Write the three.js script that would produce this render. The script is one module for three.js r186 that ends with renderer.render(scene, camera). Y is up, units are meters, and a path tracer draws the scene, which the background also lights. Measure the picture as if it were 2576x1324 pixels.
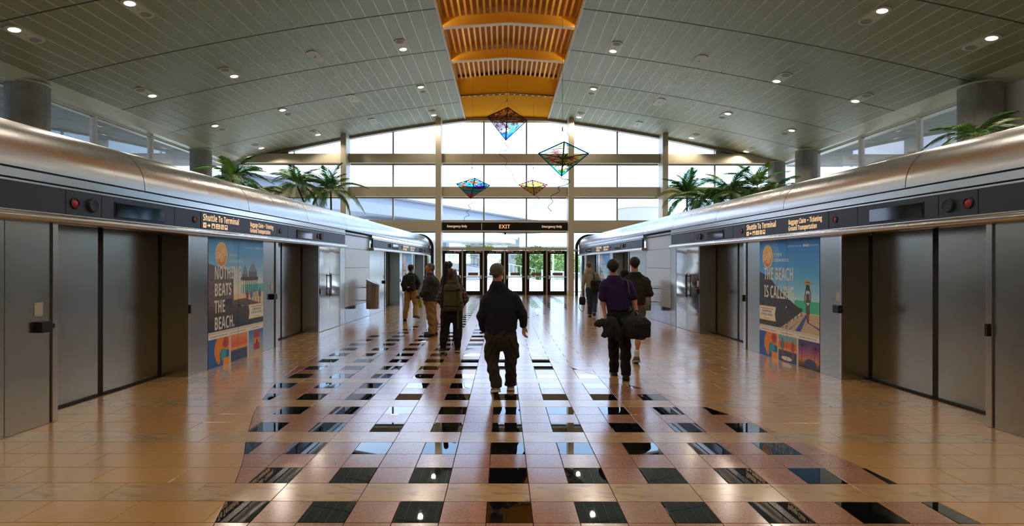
import * as THREE from 'three';
import { mergeGeometries, mergeVertices, toCreasedNormals } from 'three/addons/utils/BufferGeometryUtils.js';
import { RoundedBoxGeometry } from 'three/addons/geometries/RoundedBoxGeometry.js';
import { RectAreaLightUniformsLib } from 'three/addons/lights/RectAreaLightUniformsLib.js';

// ---------------------------------------------------------------- camera
const scene = new THREE.Scene();
const EYE = 1.673, F = 1320, CX = 1265, CY = 664;          // eye height (m), focal length and principal point (photo pixels)
const camera = new THREE.PerspectiveCamera(2 * Math.atan(662 / F) * 180 / Math.PI, 2576 / 1324, 0.05, 600);
camera.position.set(0, EYE, 0);
camera.rotation.set(0, 0, 0.0014);
camera.setViewOffset(2576, 1324, 1288 - CX, 662 - CY, 2576, 1324);
camera.updateProjectionMatrix();
const P = (px, py, d) => new THREE.Vector3((px - CX) / F * d, EYE - (py - CY) / F * d, -d);   // photo pixel at a known distance

// ---------------------------------------------------------------- sky, sun, exposure
const renderer = new THREE.WebGLRenderer({ antialias: true });
renderer.toneMapping = THREE.LinearToneMapping;
renderer.toneMappingExposure = 1.0;
renderer.shadowMap.enabled = true;
renderer.shadowMap.type = THREE.PCFSoftShadowMap;
RectAreaLightUniformsLib.init();
const SKY = 4.2, LAMP = 15.5, COVE = 24;
let seed = 1234567;
const rnd = () => { seed = (seed * 1664525 + 1013904223) >>> 0; return seed / 4294967296; };
const rr = (a, b) => a + (b - a) * rnd();
function hash(x, y, s) { let h = (x * 374761393 + y * 668265263 + s * 974711) | 0; h = Math.imul(h ^ (h >>> 13), 1274126177); return ((h ^ (h >>> 16)) >>> 0) / 4294967296; }
function vnoise(x, y, px, py, s) {                             // value noise that repeats every px, py cells
  const x0 = Math.floor(x), y0 = Math.floor(y), fx = x - x0, fy = y - y0, u = fx * fx * (3 - 2 * fx), v = fy * fy * (3 - 2 * fy);
  const m = (a, n) => ((a % n) + n) % n, h = (i, j) => hash(m(x0 + i, px), m(y0 + j, py), s);
  return (h(0, 0) * (1 - u) + h(1, 0) * u) * (1 - v) + (h(0, 1) * (1 - u) + h(1, 1) * u) * v;
}
function fbm(x, y, px, py, s, oct = 4) { let a = 0.5, t = 0, n = 0; for (let i = 0; i < oct; i++) { t += a * vnoise(x, y, px, py, s + i * 17); n += a; a *= 0.5; x *= 2; y *= 2; px *= 2; py *= 2; } return t / n; }
{ // thin bright overcast with patches of pale blue, the same all round
  const w = 256, h = 128, a = new Float32Array(w * h * 4);
  for (let y = 0; y < h; y++) for (let x = 0; x < w; x++) {
    const up = Math.max(0, (y / h - 0.5) * 2), c = Math.min(1, Math.max(0, (fbm(x / 16, y / 6, 16, 21, 5) - 0.36) * 4.2)), i = (y * w + x) * 4;
    const b = 0.62 + 0.38 * c;
    a[i] = SKY * 0.8 * (b - 0.16 * (1 - c)); a[i + 1] = SKY * 0.97 * b; a[i + 2] = SKY * 1.3 * (b + 0.1 * (1 - c)); a[i + 3] = 1;
  }
  const sky = new THREE.DataTexture(a, w, h, THREE.RGBAFormat, THREE.FloatType);
  sky.mapping = THREE.EquirectangularReflectionMapping; sky.magFilter = THREE.LinearFilter; sky.needsUpdate = true;
  scene.background = sky;
}
const sun = new THREE.DirectionalLight(new THREE.Color(1, 0.95, 0.86), 4);   // high to the right: only the grounds outside see it
sun.position.set(40, 75, -48); sun.target.position.set(0, 0, -45); sun.shadow.radius = 2; sun.castShadow = true;
Object.assign(sun.shadow.camera, { left: -70, right: 70, top: 70, bottom: -70, near: 1, far: 260 });
sun.shadow.mapSize.set(2048, 2048);
scene.add(sun, sun.target);

// ---------------------------------------------------------------- helpers
const taken = new Map();
function numbered(n) { const k = taken.get(n) || 0; taken.set(n, k + 1); return k ? n + '_' + String(k).padStart(3, '0') : n; }
const V = (x, y, z) => new THREE.Vector3(x, y, z);
function tag(o, label, category, extra = {}) { Object.assign(o.userData, { label, category }, extra); return o; }
function thing(name, label, category, pos = [0, 0, 0], ry = 0, extra = {}) {
  const g = new THREE.Group(); g.name = numbered(name); g.position.set(...pos); g.rotation.y = ry; scene.add(g);
  return tag(g, label, category, extra);
}
function part(parent, name, geo, mat, at) { const m = new THREE.Mesh(geo, mat); m.name = name; if (at) m.position.set(...at); parent.add(m); return m; }
function solo(name, geo, mat, label, category, extra) { const m = new THREE.Mesh(geo, mat); m.name = numbered(name); scene.add(m); return tag(m, label, category, extra); }
const ST = { kind: 'structure' };
function box(w, h, d, x = 0, y = 0, z = 0) { return new THREE.BoxGeometry(w, h, d).translate(x, y, z); }
function rbox(w, h, d, r = 0.006, x = 0, y = 0, z = 0) { return new RoundedBoxGeometry(w, h, d, 2, Math.min(r, w * 0.45, h * 0.45, d * 0.45)).translate(x, y, z); }
const boxGeo = new Map();
function sbox(w, h, d) { const k = [w, h, d].map(v => v.toFixed(4)).join(); if (!boxGeo.has(k)) boxGeo.set(k, new THREE.BoxGeometry(w, h, d)); return boxGeo.get(k); }
function cyl(r0, r1, h, n = 24, x = 0, y = 0, z = 0) { return new THREE.CylinderGeometry(r0, r1, h, n).translate(x, y, z); }
function disc(r, h, n = 28, x = 0, y = 0, z = 0) { return new THREE.CylinderGeometry(r, r, h, n).rotateX(Math.PI / 2).translate(x, y, z); }   // axis along z
function merge(a) { return mergeGeometries(a.map(g => { const q = g.index ? g.toNonIndexed() : g; for (const k of Object.keys(q.attributes)) if (!['position', 'normal', 'uv'].includes(k)) q.deleteAttribute(k); return q; })); }
function tube(pts, r, seg = 40, rad = 6, closed = false) { return new THREE.TubeGeometry(new THREE.CatmullRomCurve3(pts, closed), seg, r, rad, closed); }
function bar(a, b, r, n = 6) { const d = b.clone().sub(a), g = new THREE.CylinderGeometry(r, r, d.length(), n); g.applyQuaternion(new THREE.Quaternion().setFromUnitVectors(V(0, 1, 0), d.normalize())); const c = a.clone().add(b).multiplyScalar(0.5); return g.translate(c.x, c.y, c.z); }
function uvBox(g, s = 1) {                                      // uv in metres by the face's main axis
  const p = g.attributes.position, n = g.attributes.normal, uv = new Float32Array(p.count * 2);
  for (let i = 0; i < p.count; i++) { const ax = Math.abs(n.getX(i)), ay = Math.abs(n.getY(i)), az = Math.abs(n.getZ(i));
    const [u, v] = ax > ay && ax > az ? [p.getZ(i), p.getY(i)] : ay > az ? [p.getX(i), p.getZ(i)] : [p.getX(i), p.getY(i)];
    uv[i * 2] = u * s; uv[i * 2 + 1] = v * s; }
  g.setAttribute('uv', new THREE.BufferAttribute(uv, 2)); return g;
}
function tex(w, h, fn, srgb = true, rep = [1, 1]) {
  const a = new Uint8Array(w * h * 4);
  for (let y = 0; y < h; y++) for (let x = 0; x < w; x++) { const c = fn(x / w, y / h, x, y), i = (y * w + x) * 4; for (let k = 0; k < 3; k++) a[i + k] = Math.max(0, Math.min(255, (c.length ? c[k] : c) * 255)); a[i + 3] = 255; }
  const t = new THREE.DataTexture(a, w, h); t.wrapS = t.wrapT = THREE.RepeatWrapping; t.magFilter = THREE.LinearFilter; if (srgb) t.colorSpace = THREE.SRGBColorSpace; t.repeat.set(...rep); t.needsUpdate = true; return t;
}
function canvas(w, h, draw, srgb = true) { const c = document.createElement('canvas'); c.width = w; c.height = h; draw(c.getContext('2d'), w, h); const t = new THREE.CanvasTexture(c); if (srgb) t.colorSpace = THREE.SRGBColorSpace; t.magFilter = THREE.LinearFilter; return t; }
const std = (color, roughness = 0.6, metalness = 0, o = {}) => new THREE.MeshStandardMaterial({ color, roughness, metalness, ...o });
const phys = (o) => new THREE.MeshPhysicalMaterial(o);
const lin = (r, g, b) => new THREE.Color().setRGB(r, g, b);
const mixc = (a, b, t) => a.map((v, i) => v + (b[i] - v) * t);

// ---------------------------------------------------------------- materials
const T = {};
T.pink = tex(512, 512, (u, v) => { const a = vnoise(u * 160, v * 160, 160, 160, 3), b = vnoise(u * 110, v * 110, 110, 110, 9), c = fbm(u * 10, v * 10, 10, 10, 4); let k = mixc([0.66, 0.455, 0.33], [0.76, 0.55, 0.42], a); if (b > 0.78) k = mixc(k, [0.32, 0.22, 0.18], (b - 0.78) * 3.2); if (b < 0.14) k = mixc(k, [0.84, 0.68, 0.56], 0.6); return k.map(x => x * (0.94 + 0.12 * c)); });
T.beige = tex(512, 512, (u, v) => { const a = fbm(u * 24, v * 24, 24, 24, 7), b = fbm(u * 4, v * 4, 4, 4, 15), c = vnoise(u * 128, v * 128, 128, 128, 2); return mixc([0.80, 0.61, 0.37], [0.84, 0.65, 0.41], a * 0.5 + b * 0.5).map(x => x * (0.985 + 0.03 * c)); });
T.band = tex(512, 512, (u, v) => { const a = fbm(u * 10, v * 30 + 2 * fbm(u * 4, v * 4, 4, 4, 8), 10, 30, 21, 5), b = fbm(u * 6, v * 6, 6, 6, 12); let k = mixc([0.76, 0.61, 0.42], [0.84, 0.69, 0.48], b); const s = Math.max(0, a - 0.58) * 3.4; return mixc(k, [0.5, 0.44, 0.36], Math.min(0.5, s * (0.2 + b))); });
T.black = tex(256, 256, (u, v) => { const a = vnoise(u * 90, v * 90, 90, 90, 5); return [0.055 + 0.03 * a, 0.058 + 0.03 * a, 0.06 + 0.03 * a]; });
T.rib = tex(64, 16, (u) => { const t = (u * 12) % 1; return t > 0.62 ? 0.0 : 1.0; }, false);
T.ribCol = tex(96, 8, (u) => { const t = (u * 12) % 1; return t > 0.6 ? [0.34, 0.35, 0.27] : [0.64, 0.645, 0.51]; });
T.concrete = tex(512, 512, (u, v) => { const a = fbm(u * 6, v * 6, 6, 6, 3, 5), b = fbm(u * 20, v * 5, 20, 5, 9, 4), c = vnoise(u * 128, v * 128, 128, 128, 4); const k = 0.44 + 0.14 * a - 0.1 * Math.max(0, b - 0.55) * 2 + 0.03 * c; return [k, k * 0.985, k * 0.93]; });
T.pale = tex(512, 512, (u, v) => { const a = fbm(u * 6, v * 6, 6, 6, 23, 5), b = fbm(u * 24, v * 6, 24, 6, 29, 4); const k = 0.74 + 0.1 * a - 0.06 * Math.max(0, b - 0.55) * 2; return [k, k * 0.99, k * 0.965]; });
T.cloth = tex(128, 128, (u, v) => 0.5 + 0.25 * Math.sin(u * 128 * Math.PI) * Math.sin(v * 128 * Math.PI) + 0.25 * vnoise(u * 32, v * 32, 32, 32, 4), false);
T.smudge = tex(256, 256, (u, v) => { const a = fbm(u * 4, v * 3, 4, 3, 61, 3); return 0.55 + 0.12 * a; }, false);
T.floorR = tex(256, 256, (u, v) => 0.45 + 0.3 * fbm(u * 6, v * 6, 6, 6, 71, 4), false);
const rep = (t, x, y) => { const c = t.clone(); c.repeat.set(x, y); c.needsUpdate = true; return c; };
const M = {
  steel: std(lin(0.49, 0.505, 0.465), 0.36, 1, { roughnessMap: rep(T.smudge, 0.6, 0.5) }),
  canopy: std(lin(0.58, 0.58, 0.57), 0.46, 1, { roughnessMap: rep(T.smudge, 0.5, 0.5) }),
  trimSteel: std(lin(0.62, 0.61, 0.58), 0.2, 1),
  polished: std(lin(0.64, 0.63, 0.6), 0.09, 1),
  satin: std(lin(0.56, 0.56, 0.53), 0.34, 0.6),
  kick: std(lin(0.5, 0.53, 0.58), 0.12, 1),
  charcoal: std(0x3b3f47, 0.42, 0.35), charcoal2: std(0x2c2f34, 0.5, 0.2), black: std(0x0c0c0d, 0.45), rubber: std(0x101112, 0.7),
  screen: std(0x050607, 0.06), grout: std(0x2a2018, 0.9), pane: phys({ color: 0xffffff, roughness: 0.0, transmission: 1, thickness: 0, ior: 1.5 }),
  frame: std(0x9c9484, 0.45, 0.25), post: std(0xc0b69c, 0.42, 0.15), postDark: std(0x6d6759, 0.5, 0.2), cream: std(0xd6cfbd, 0.5), white: std(0xe6e4de, 0.5), rail: std(0xdfe2e4, 0.5, 0.1),
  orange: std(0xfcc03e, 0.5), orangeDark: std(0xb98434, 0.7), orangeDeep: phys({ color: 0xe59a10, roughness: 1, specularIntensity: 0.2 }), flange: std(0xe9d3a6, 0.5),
  plank: std(0xffffff, 0.38, 0.3, { map: T.ribCol, bumpMap: T.rib, bumpScale: 0.006 }), plankFlat: std(0xbdbb9e, 0.4, 0.2), seam: std(0x3c3a30, 0.7), plate: std(0xb6b39e, 0.45, 0.1), grille: std(0x86837a, 0.6),
  concrete: std(0xffffff, 0.85, 0, { map: rep(T.concrete, 0.4, 0.4) }), outConcrete: std(0xffffff, 0.9, 0, { map: rep(T.pale, 0.15, 0.15) }),
  doorBlack: std(0x14171a, 0.4, 0.3), leaf: phys({ color: 0x3f7a2c, roughness: 0.42, side: THREE.DoubleSide, transmission: 0.25, thickness: 0 }), leaf2: phys({ color: 0x6d8f2a, roughness: 0.45, side: THREE.DoubleSide, transmission: 0.25, thickness: 0 }), leafD: phys({ color: 0x2c5c26, roughness: 0.4, side: THREE.DoubleSide, transmission: 0.2, thickness: 0 }), trunk: std(0x4a3826, 0.9), stalk: std(0x7d8a45, 0.6),
  red: std(0x8e1220, 0.35, 0, { emissive: 0x5a0510, emissiveIntensity: 0.6 }), lampGlow: std(0xfff4ea, 0.4, 0, { emissive: 0xffeedd, emissiveIntensity: 3 }),
};

// ================================================================ FLOOR
const xL = (d) => -4.95 + 0.0395 * d, xR = (d) => 5.25 - 0.0445 * d;       // front plane of the two shuttle-door walls
const lerpTab = (tab, d) => { if (d <= tab[0][0]) return tab[0][1] + (d - tab[0][0]) * (tab[1][1] - tab[0][1]) / (tab[1][0] - tab[0][0]); for (let i = 1; i < tab.length; i++) if (d <= tab[i][0]) { const [a, b] = [tab[i - 1], tab[i]]; return a[1] + (b[1] - a[1]) * (d - a[0]) / (b[0] - a[0]); } return tab[tab.length - 1][1]; };
const RIB_L = [[3.345, -1.845], [3.69, -1.949], [4, -2.04], [4.3, -2.145], [4.61, -2.268], [4.91, -2.404], [5.23, -2.534], [5.83, -2.77], [6.14, -2.87], [6.46, -2.959], [7.385, -3.189], [7.69, -3.226], [8.59, -3.345], [8.9, -3.351], [9.73, -3.375], [10.1, -3.351], [10.88, -3.3], [11.44, -3.2], [12.1, -3.08], [12.58, -2.93], [13.97, -2.42], [15, -1.8], [16.2, -1.3], [18, -1.2], [20, -1.3], [24, -1.6], [28, -1.8], [30, -1.8]];
const RIB_R = [[3.345, 3.094], [3.68, 3.064], [3.986, 3.013], [4.287, 2.978], [4.59, 2.914], [4.896, 2.837], [5.208, 2.734], [5.52, 2.63], [5.826, 2.52], [6.116, 2.39], [6.437, 2.238], [6.849, 2.016], [7.316, 1.707], [7.64, 1.534], [7.914, 1.385], [8.492, 1.094], [8.846, 0.956], [9.74, 0.664], [10.86, 0.395], [12, 0.22], [13.5, 0.2], [15, 0.5], [16.6, 0.98], [17.5, 1.34], [18.25, 1.87], [19, 2.34], [21, 2.6], [24, 2.7], [28, 2.5], [30, 2.5]];
const TILE = 0.305, ROW0 = 3.386, COLA = 0.198, JOINT = 0.0026, TH = 0.012;
function tileGeo(poly, u0, v0) {                                // convex polygon (x, d) -> slab with a small chamfer, top at y = 0; uv in metres
  const n = poly.length, cx = poly.reduce((s, p) => s + p[0], 0) / n, cz = poly.reduce((s, p) => s + p[1], 0) / n;
  let area = 0; for (let i = 0; i < n; i++) { const a = poly[i], b = poly[(i + 1) % n]; area += a[0] * b[1] - a[1] * b[0]; }
  if (area > 0) poly = poly.slice().reverse();
  const inset = (k) => poly.map((p, i) => { const a = poly[(i + n - 1) % n], b = poly[(i + 1) % n]; let e1 = [p[0] - a[0], p[1] - a[1]], e2 = [b[0] - p[0], b[1] - p[1]]; const l1 = Math.hypot(...e1) || 1e-9, l2 = Math.hypot(...e2) || 1e-9; e1 = e1.map(v => v / l1); e2 = e2.map(v => v / l2); const n1 = [e1[1], -e1[0]], n2 = [e2[1], -e2[0]]; const s = 1 + n1[0] * n2[0] + n1[1] * n2[1]; const q = s < 0.25 ? 0.25 : s; return [p[0] + (n1[0] + n2[0]) / q * k, p[1] + (n1[1] + n2[1]) / q * k]; });
  const lo = inset(JOINT), hi = inset(JOINT + 0.0012), pos = [], nor = [], uv = [];
  const put = (p, y, nx, ny, nz) => { pos.push(p[0] - cx, y, -(p[1] - cz)); nor.push(nx, ny, nz); uv.push((p[0] - cx) + u0, (p[1] - cz) + v0); };
  for (let i = 1; i < n - 1; i++) { put(hi[0], 0, 0, 1, 0); put(hi[i + 1], 0, 0, 1, 0); put(hi[i], 0, 0, 1, 0); }
  for (let i = 0; i < n; i++) { const j = (i + 1) % n, ex = poly[j][0] - poly[i][0], ez = poly[j][1] - poly[i][1], l = Math.hypot(ex, ez) || 1, ox = -ez / l, oz = ex / l;
    const q = (a, ya, b, yb, m) => { const nn = m ? [ox * 0.7, 0.7, -oz * 0.7] : [ox, 0, -oz]; for (const [p, y] of [[a[i], ya], [a[j], ya], [b[j], yb], [a[i], ya], [b[j], yb], [b[i], yb]]) put(p, y, ...nn); };
    q(hi, 0, lo, -0.0012, true); q(lo, -0.0012, lo, -TH, false); }
  const g = new THREE.BufferGeometry(); g.setAttribute('position', new THREE.Float32BufferAttribute(pos, 3)); g.setAttribute('normal', new THREE.Float32BufferAttribute(nor, 3)); g.setAttribute('uv', new THREE.Float32BufferAttribute(uv, 2));
  return [g, cx, cz];
}
function clipLine(poly, a, b, keepLeft) {                       // half-plane clip in (x, d): a -> b runs away from the camera
  const side = (p) => ((b[0] - a[0]) * (p[1] - a[1]) - (b[1] - a[1]) * (p[0] - a[0])) * (keepLeft ? 1 : -1), out = [];
  for (let i = 0; i < poly.length; i++) { const p = poly[i], q = poly[(i + 1) % poly.length], sp = side(p), sq = side(q); if (sp >= 0) out.push(p); if ((sp > 0 && sq < 0) || (sp < 0 && sq > 0)) { const t = sp / (sp - sq); out.push([p[0] + (q[0] - p[0]) * t, p[1] + (q[1] - p[1]) * t]); } }
  return out;
}
const polyArea = (p) => { let a = 0; for (let i = 0; i < p.length; i++) { const q = p[(i + 1) % p.length]; a += p[i][0] * q[1] - p[i][1] * q[0]; } return Math.abs(a) / 2; };
const floor = thing('floor', 'polished hall floor of beige stone with a winding ribbon of pink and black granite tiles', 'floor', [0, 0, 0], 0, ST);
{
  const slab = part(floor, 'slab', uvBox(box(12, 0.2, 44.5, 0, -0.1 - 0.006, -7)), M.grout);
  const toned = (map, tones, rough, o = {}) => tones.map((t, i) => { const m = map.clone(); m.offset.set(0.37 * i, 0.61 * i); m.needsUpdate = true; return phys({ color: lin(t, t, t), map: m, roughness: rough, roughnessMap: T.floorR, clearcoat: 0.8, clearcoatRoughness: 0.17, ...o }); });
  const mats = {
    pink_tile: toned(rep(T.pink, 1.4, 1.4), [0.9, 0.95, 1.0], 0.3), black_tile: [phys({ color: 0xffffff, map: rep(T.black, 2, 2), roughness: 0.015, ior: 1.6 })],
    beige_tile: toned(rep(T.beige, 1.1, 1.1), [0.95, 0.98, 1.0, 0.965], 0.33), marbled_tile: toned(rep(T.band, 0.9, 0.9), [0.94, 0.97, 1.0], 0.3),
  };
  const lists = { pink_tile: [], black_tile: [], beige_tile: [], marbled_tile: [] };
  const cut = (poly, k0, k1, d0, d1) => {                       // pieces inside / outside of the ribbon, per row
    const l0 = [lerpTab(RIB_L, d0), d0], l1 = [lerpTab(RIB_L, d1), d1], r0 = [lerpTab(RIB_R, d0), d0], r1 = [lerpTab(RIB_R, d1), d1];
    return { inn: clipLine(clipLine(poly, l0, l1, false), r0, r1, true), left: clipLine(poly, l0, l1, true), right: clipLine(poly, r0, r1, false) };
  };
  for (let k = -14; k < 84; k++) {
    const d0 = ROW0 + TILE * k, d1 = d0 + TILE, m = ((k % 4) + 4) % 4, a = xL((d0 + d1) / 2) - 0.55, b = xR((d0 + d1) / 2) + 0.55;
    if (d0 > 29) break;
    const off = (((k % 2) + 2) % 2) ? 0 : TILE, kind = m === 1 ? 'marbled_tile' : null;
    for (let j = -12; j < 12; j++) {
      const x0 = COLA + off + j * 0.61, x1 = x0 + 0.61;
      if (x1 < a || x0 > b) continue;
      const rect = [[Math.max(x0, a), d0], [Math.min(x1, b), d0], [Math.min(x1, b), d1], [Math.max(x0, a), d1]];
      if (kind) { lists.marbled_tile.push([rect, d0]); continue; }
      const c = cut(rect, 0, 0, d0, d1);
      for (const p of [c.left, c.right]) if (p.length > 2 && polyArea(p) > 2e-4) lists.beige_tile.push([p, d0]);
    }
    if (!kind) for (let j = -12; j < 12; j++) for (const dark of [0, 1]) {
      const x1 = COLA + j * 0.61 + (dark ? 0 : TILE), x0 = x1 - TILE, c = cut([[x0, d0], [x1, d0], [x1, d1], [x0, d1]], 0, 0, d0, d1).inn;
      if (c.length > 2 && polyArea(c) > 2e-4) lists[dark && m !== 3 ? 'black_tile' : 'pink_tile'].push([c, d0]);
    }
  }
  const whole = new Map();
  for (const [name, list] of Object.entries(lists)) {
    const ms = mats[name], rest = ms.map(() => []);
    const inFrame = ([p, d]) => d > 3.05 && p.some(q => Math.abs(q[0] / q[1] * F + CX - 1288) < 1330);
    list.sort((p, q) => (inFrame(q) - inFrame(p)) || (p[1] - q[1]));
    list.forEach(([poly, d], i) => {
      const xs = poly.map(p => p[0]), full = poly.length === 4 && Math.abs(Math.max(...xs) - Math.min(...xs) - (poly.length && (name === 'beige_tile' || name === 'marbled_tile') ? 0.61 : TILE)) < 1e-4 && Math.abs(polyArea(poly) - (Math.max(...xs) - Math.min(...xs)) * TILE) < 1e-5;
      const v = (hash(i, Math.round(d * 100), 3) * ms.length) | 0, spin = (hash(i, 7, 9) * 4) | 0;
      let g, cx, cz;
      const key = name + spin;
      if (full && whole.has(key)) { g = whole.get(key); cx = (Math.min(...xs) + Math.max(...xs)) / 2; cz = d + TILE / 2; } else { [g, cx, cz] = tileGeo(poly, spin * 0.37, spin * 0.53); if (full) whole.set(key, g); }
      if (i < 300) part(floor, name, g, ms[v], [cx, 0, -cz]); else rest[v].push(g.clone().translate(cx, 0, -cz));
    });
    rest.forEach((r, i) => { if (r.length) part(floor, name + 's_beyond', mergeGeometries(r), ms[i]).userData.kind = 'stuff'; });
  }
  part(floor, 'slab_paving', uvBox(box(12, 0.02, 16.2, 0, -0.0102, 9.0)), mats.beige_tile[1]);   // the floor goes on behind the camera
}

// ================================================================ CEILING
const XC = 0.19, DEND = 28.3, BAY = 3.075, BACK = -14.8;
const yC = (x) => { const t = Math.max(2.1, Math.abs(x - XC)); return 9.45 - 0.094 * (t - 2.1) - 0.0057 * (t * t - 4.41); };
const ceiling = thing('ceiling', 'shallow vaulted ceiling of ribbed grey-green metal planks with pale joints', 'ceiling', [0, 0, 0], 0, ST);
{
  const N = 28, W = 0.421, seams = []; for (let d = 28.25; d > BACK; d -= BAY) seams.push(d); seams.push(BACK);
  const rest = [], geos = new Map();
  for (const s of [-1, 1]) {
    const x0 = XC + s * 2.24, bx = [];
    for (let i = 0; i <= N; i++) bx.push(x0 + s * i * W);
    // pale backing sheet that shows in the joints
    const pos = [], idx = []; bx.concat([x0 + s * (N * W + 0.03)]).forEach((x, i) => { for (const z of [-28.3, 14.8]) for (const h of [0.006, 0.3]) pos.push(x, yC(x) + h, z); if (i) { const a = (i - 1) * 4, b = i * 4; idx.push(a, b, a + 2, b, b + 2, a + 2, a + 1, a + 3, b + 1, b + 1, a + 3, b + 3); } });
    const g = new THREE.BufferGeometry(); g.setAttribute('position', new THREE.Float32BufferAttribute(pos, 3)); g.setIndex(idx); g.computeVertexNormals(); uvBox(g);
    part(ceiling, 'backing', g, M.plankFlat);
    for (let k = 0; k + 1 < seams.length; k++) {
      const d1 = seams[k] - 0.028, d0 = seams[k + 1] + 0.028, L = d1 - d0;
      for (let i = 0; i < N; i++) {
        const xa = bx[i] + s * 0.021, xb = bx[i + 1] - s * 0.021, ya = yC(xa), yb = yC(xb), len = Math.hypot(xb - xa, yb - ya), ang = Math.atan2(yb - ya, xb - xa);
        const key = L.toFixed(2);
        if (!geos.has(key)) { const b = box(0.38, 0.016, L); const p = b.attributes.position, uv = b.attributes.uv; for (let q = 0; q < p.count; q++) uv.setXY(q, (p.getX(q) + 0.19) / 0.38, p.getZ(q)); geos.set(key, b); }
        const at = [(xa + xb) / 2, (ya + yb) / 2 + 0.008, -(d0 + d1) / 2];
        if (d0 > 12) { const m = part(ceiling, 'plank', geos.get(key), M.plank, at); m.rotation.z = ang; } else rest.push(geos.get(key).clone().rotateZ(ang).translate(...at));
      }
    }
    for (const d of seams.slice(0, -1)) { const c = []; for (let i = 0; i < N; i++) { const xa = bx[i], xb = bx[i + 1], b = box(Math.abs(xb - xa) + 0.004, 0.02, 0.05); b.rotateZ(Math.atan2(yC(xb) - yC(xa), xb - xa)); c.push(b.translate((xa + xb) / 2, (yC(xa) + yC(xb)) / 2 + 0.01, -d)); } part(ceiling, 'seam_channel', merge(c), M.seam); }
    // sloping fascia between the last plank and the clerestory head
    const xe = bx[N], sh = new THREE.Shape(); sh.moveTo(xe, yC(xe) + 0.02); sh.lineTo(xe + s * 0.55, yC(xe) - 0.2); sh.lineTo(xe + s * 1.4, yC(xe) - 0.2); sh.lineTo(xe + s * 1.4, yC(xe) + 0.5); sh.lineTo(xe, yC(xe) + 0.5);
    for (let k = 0; k + 1 < seams.length; k++) { const L = seams[k] - seams[k + 1] - 0.012; part(ceiling, 'fascia_panel', new THREE.ExtrudeGeometry(sh, { depth: L, bevelEnabled: false }).translate(0, 0, -seams[k]), M.plankFlat); }
    // rim along the skylight opening
    part(ceiling, 'opening_rim', uvBox(box(0.05, 0.16, 43, x0 - s * 0.02, 9.45 + 0.05, -6.8)), M.cream);
  }
  part(ceiling, 'planks_behind', mergeGeometries(rest), M.plank).userData.kind = 'stuff';
}

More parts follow.
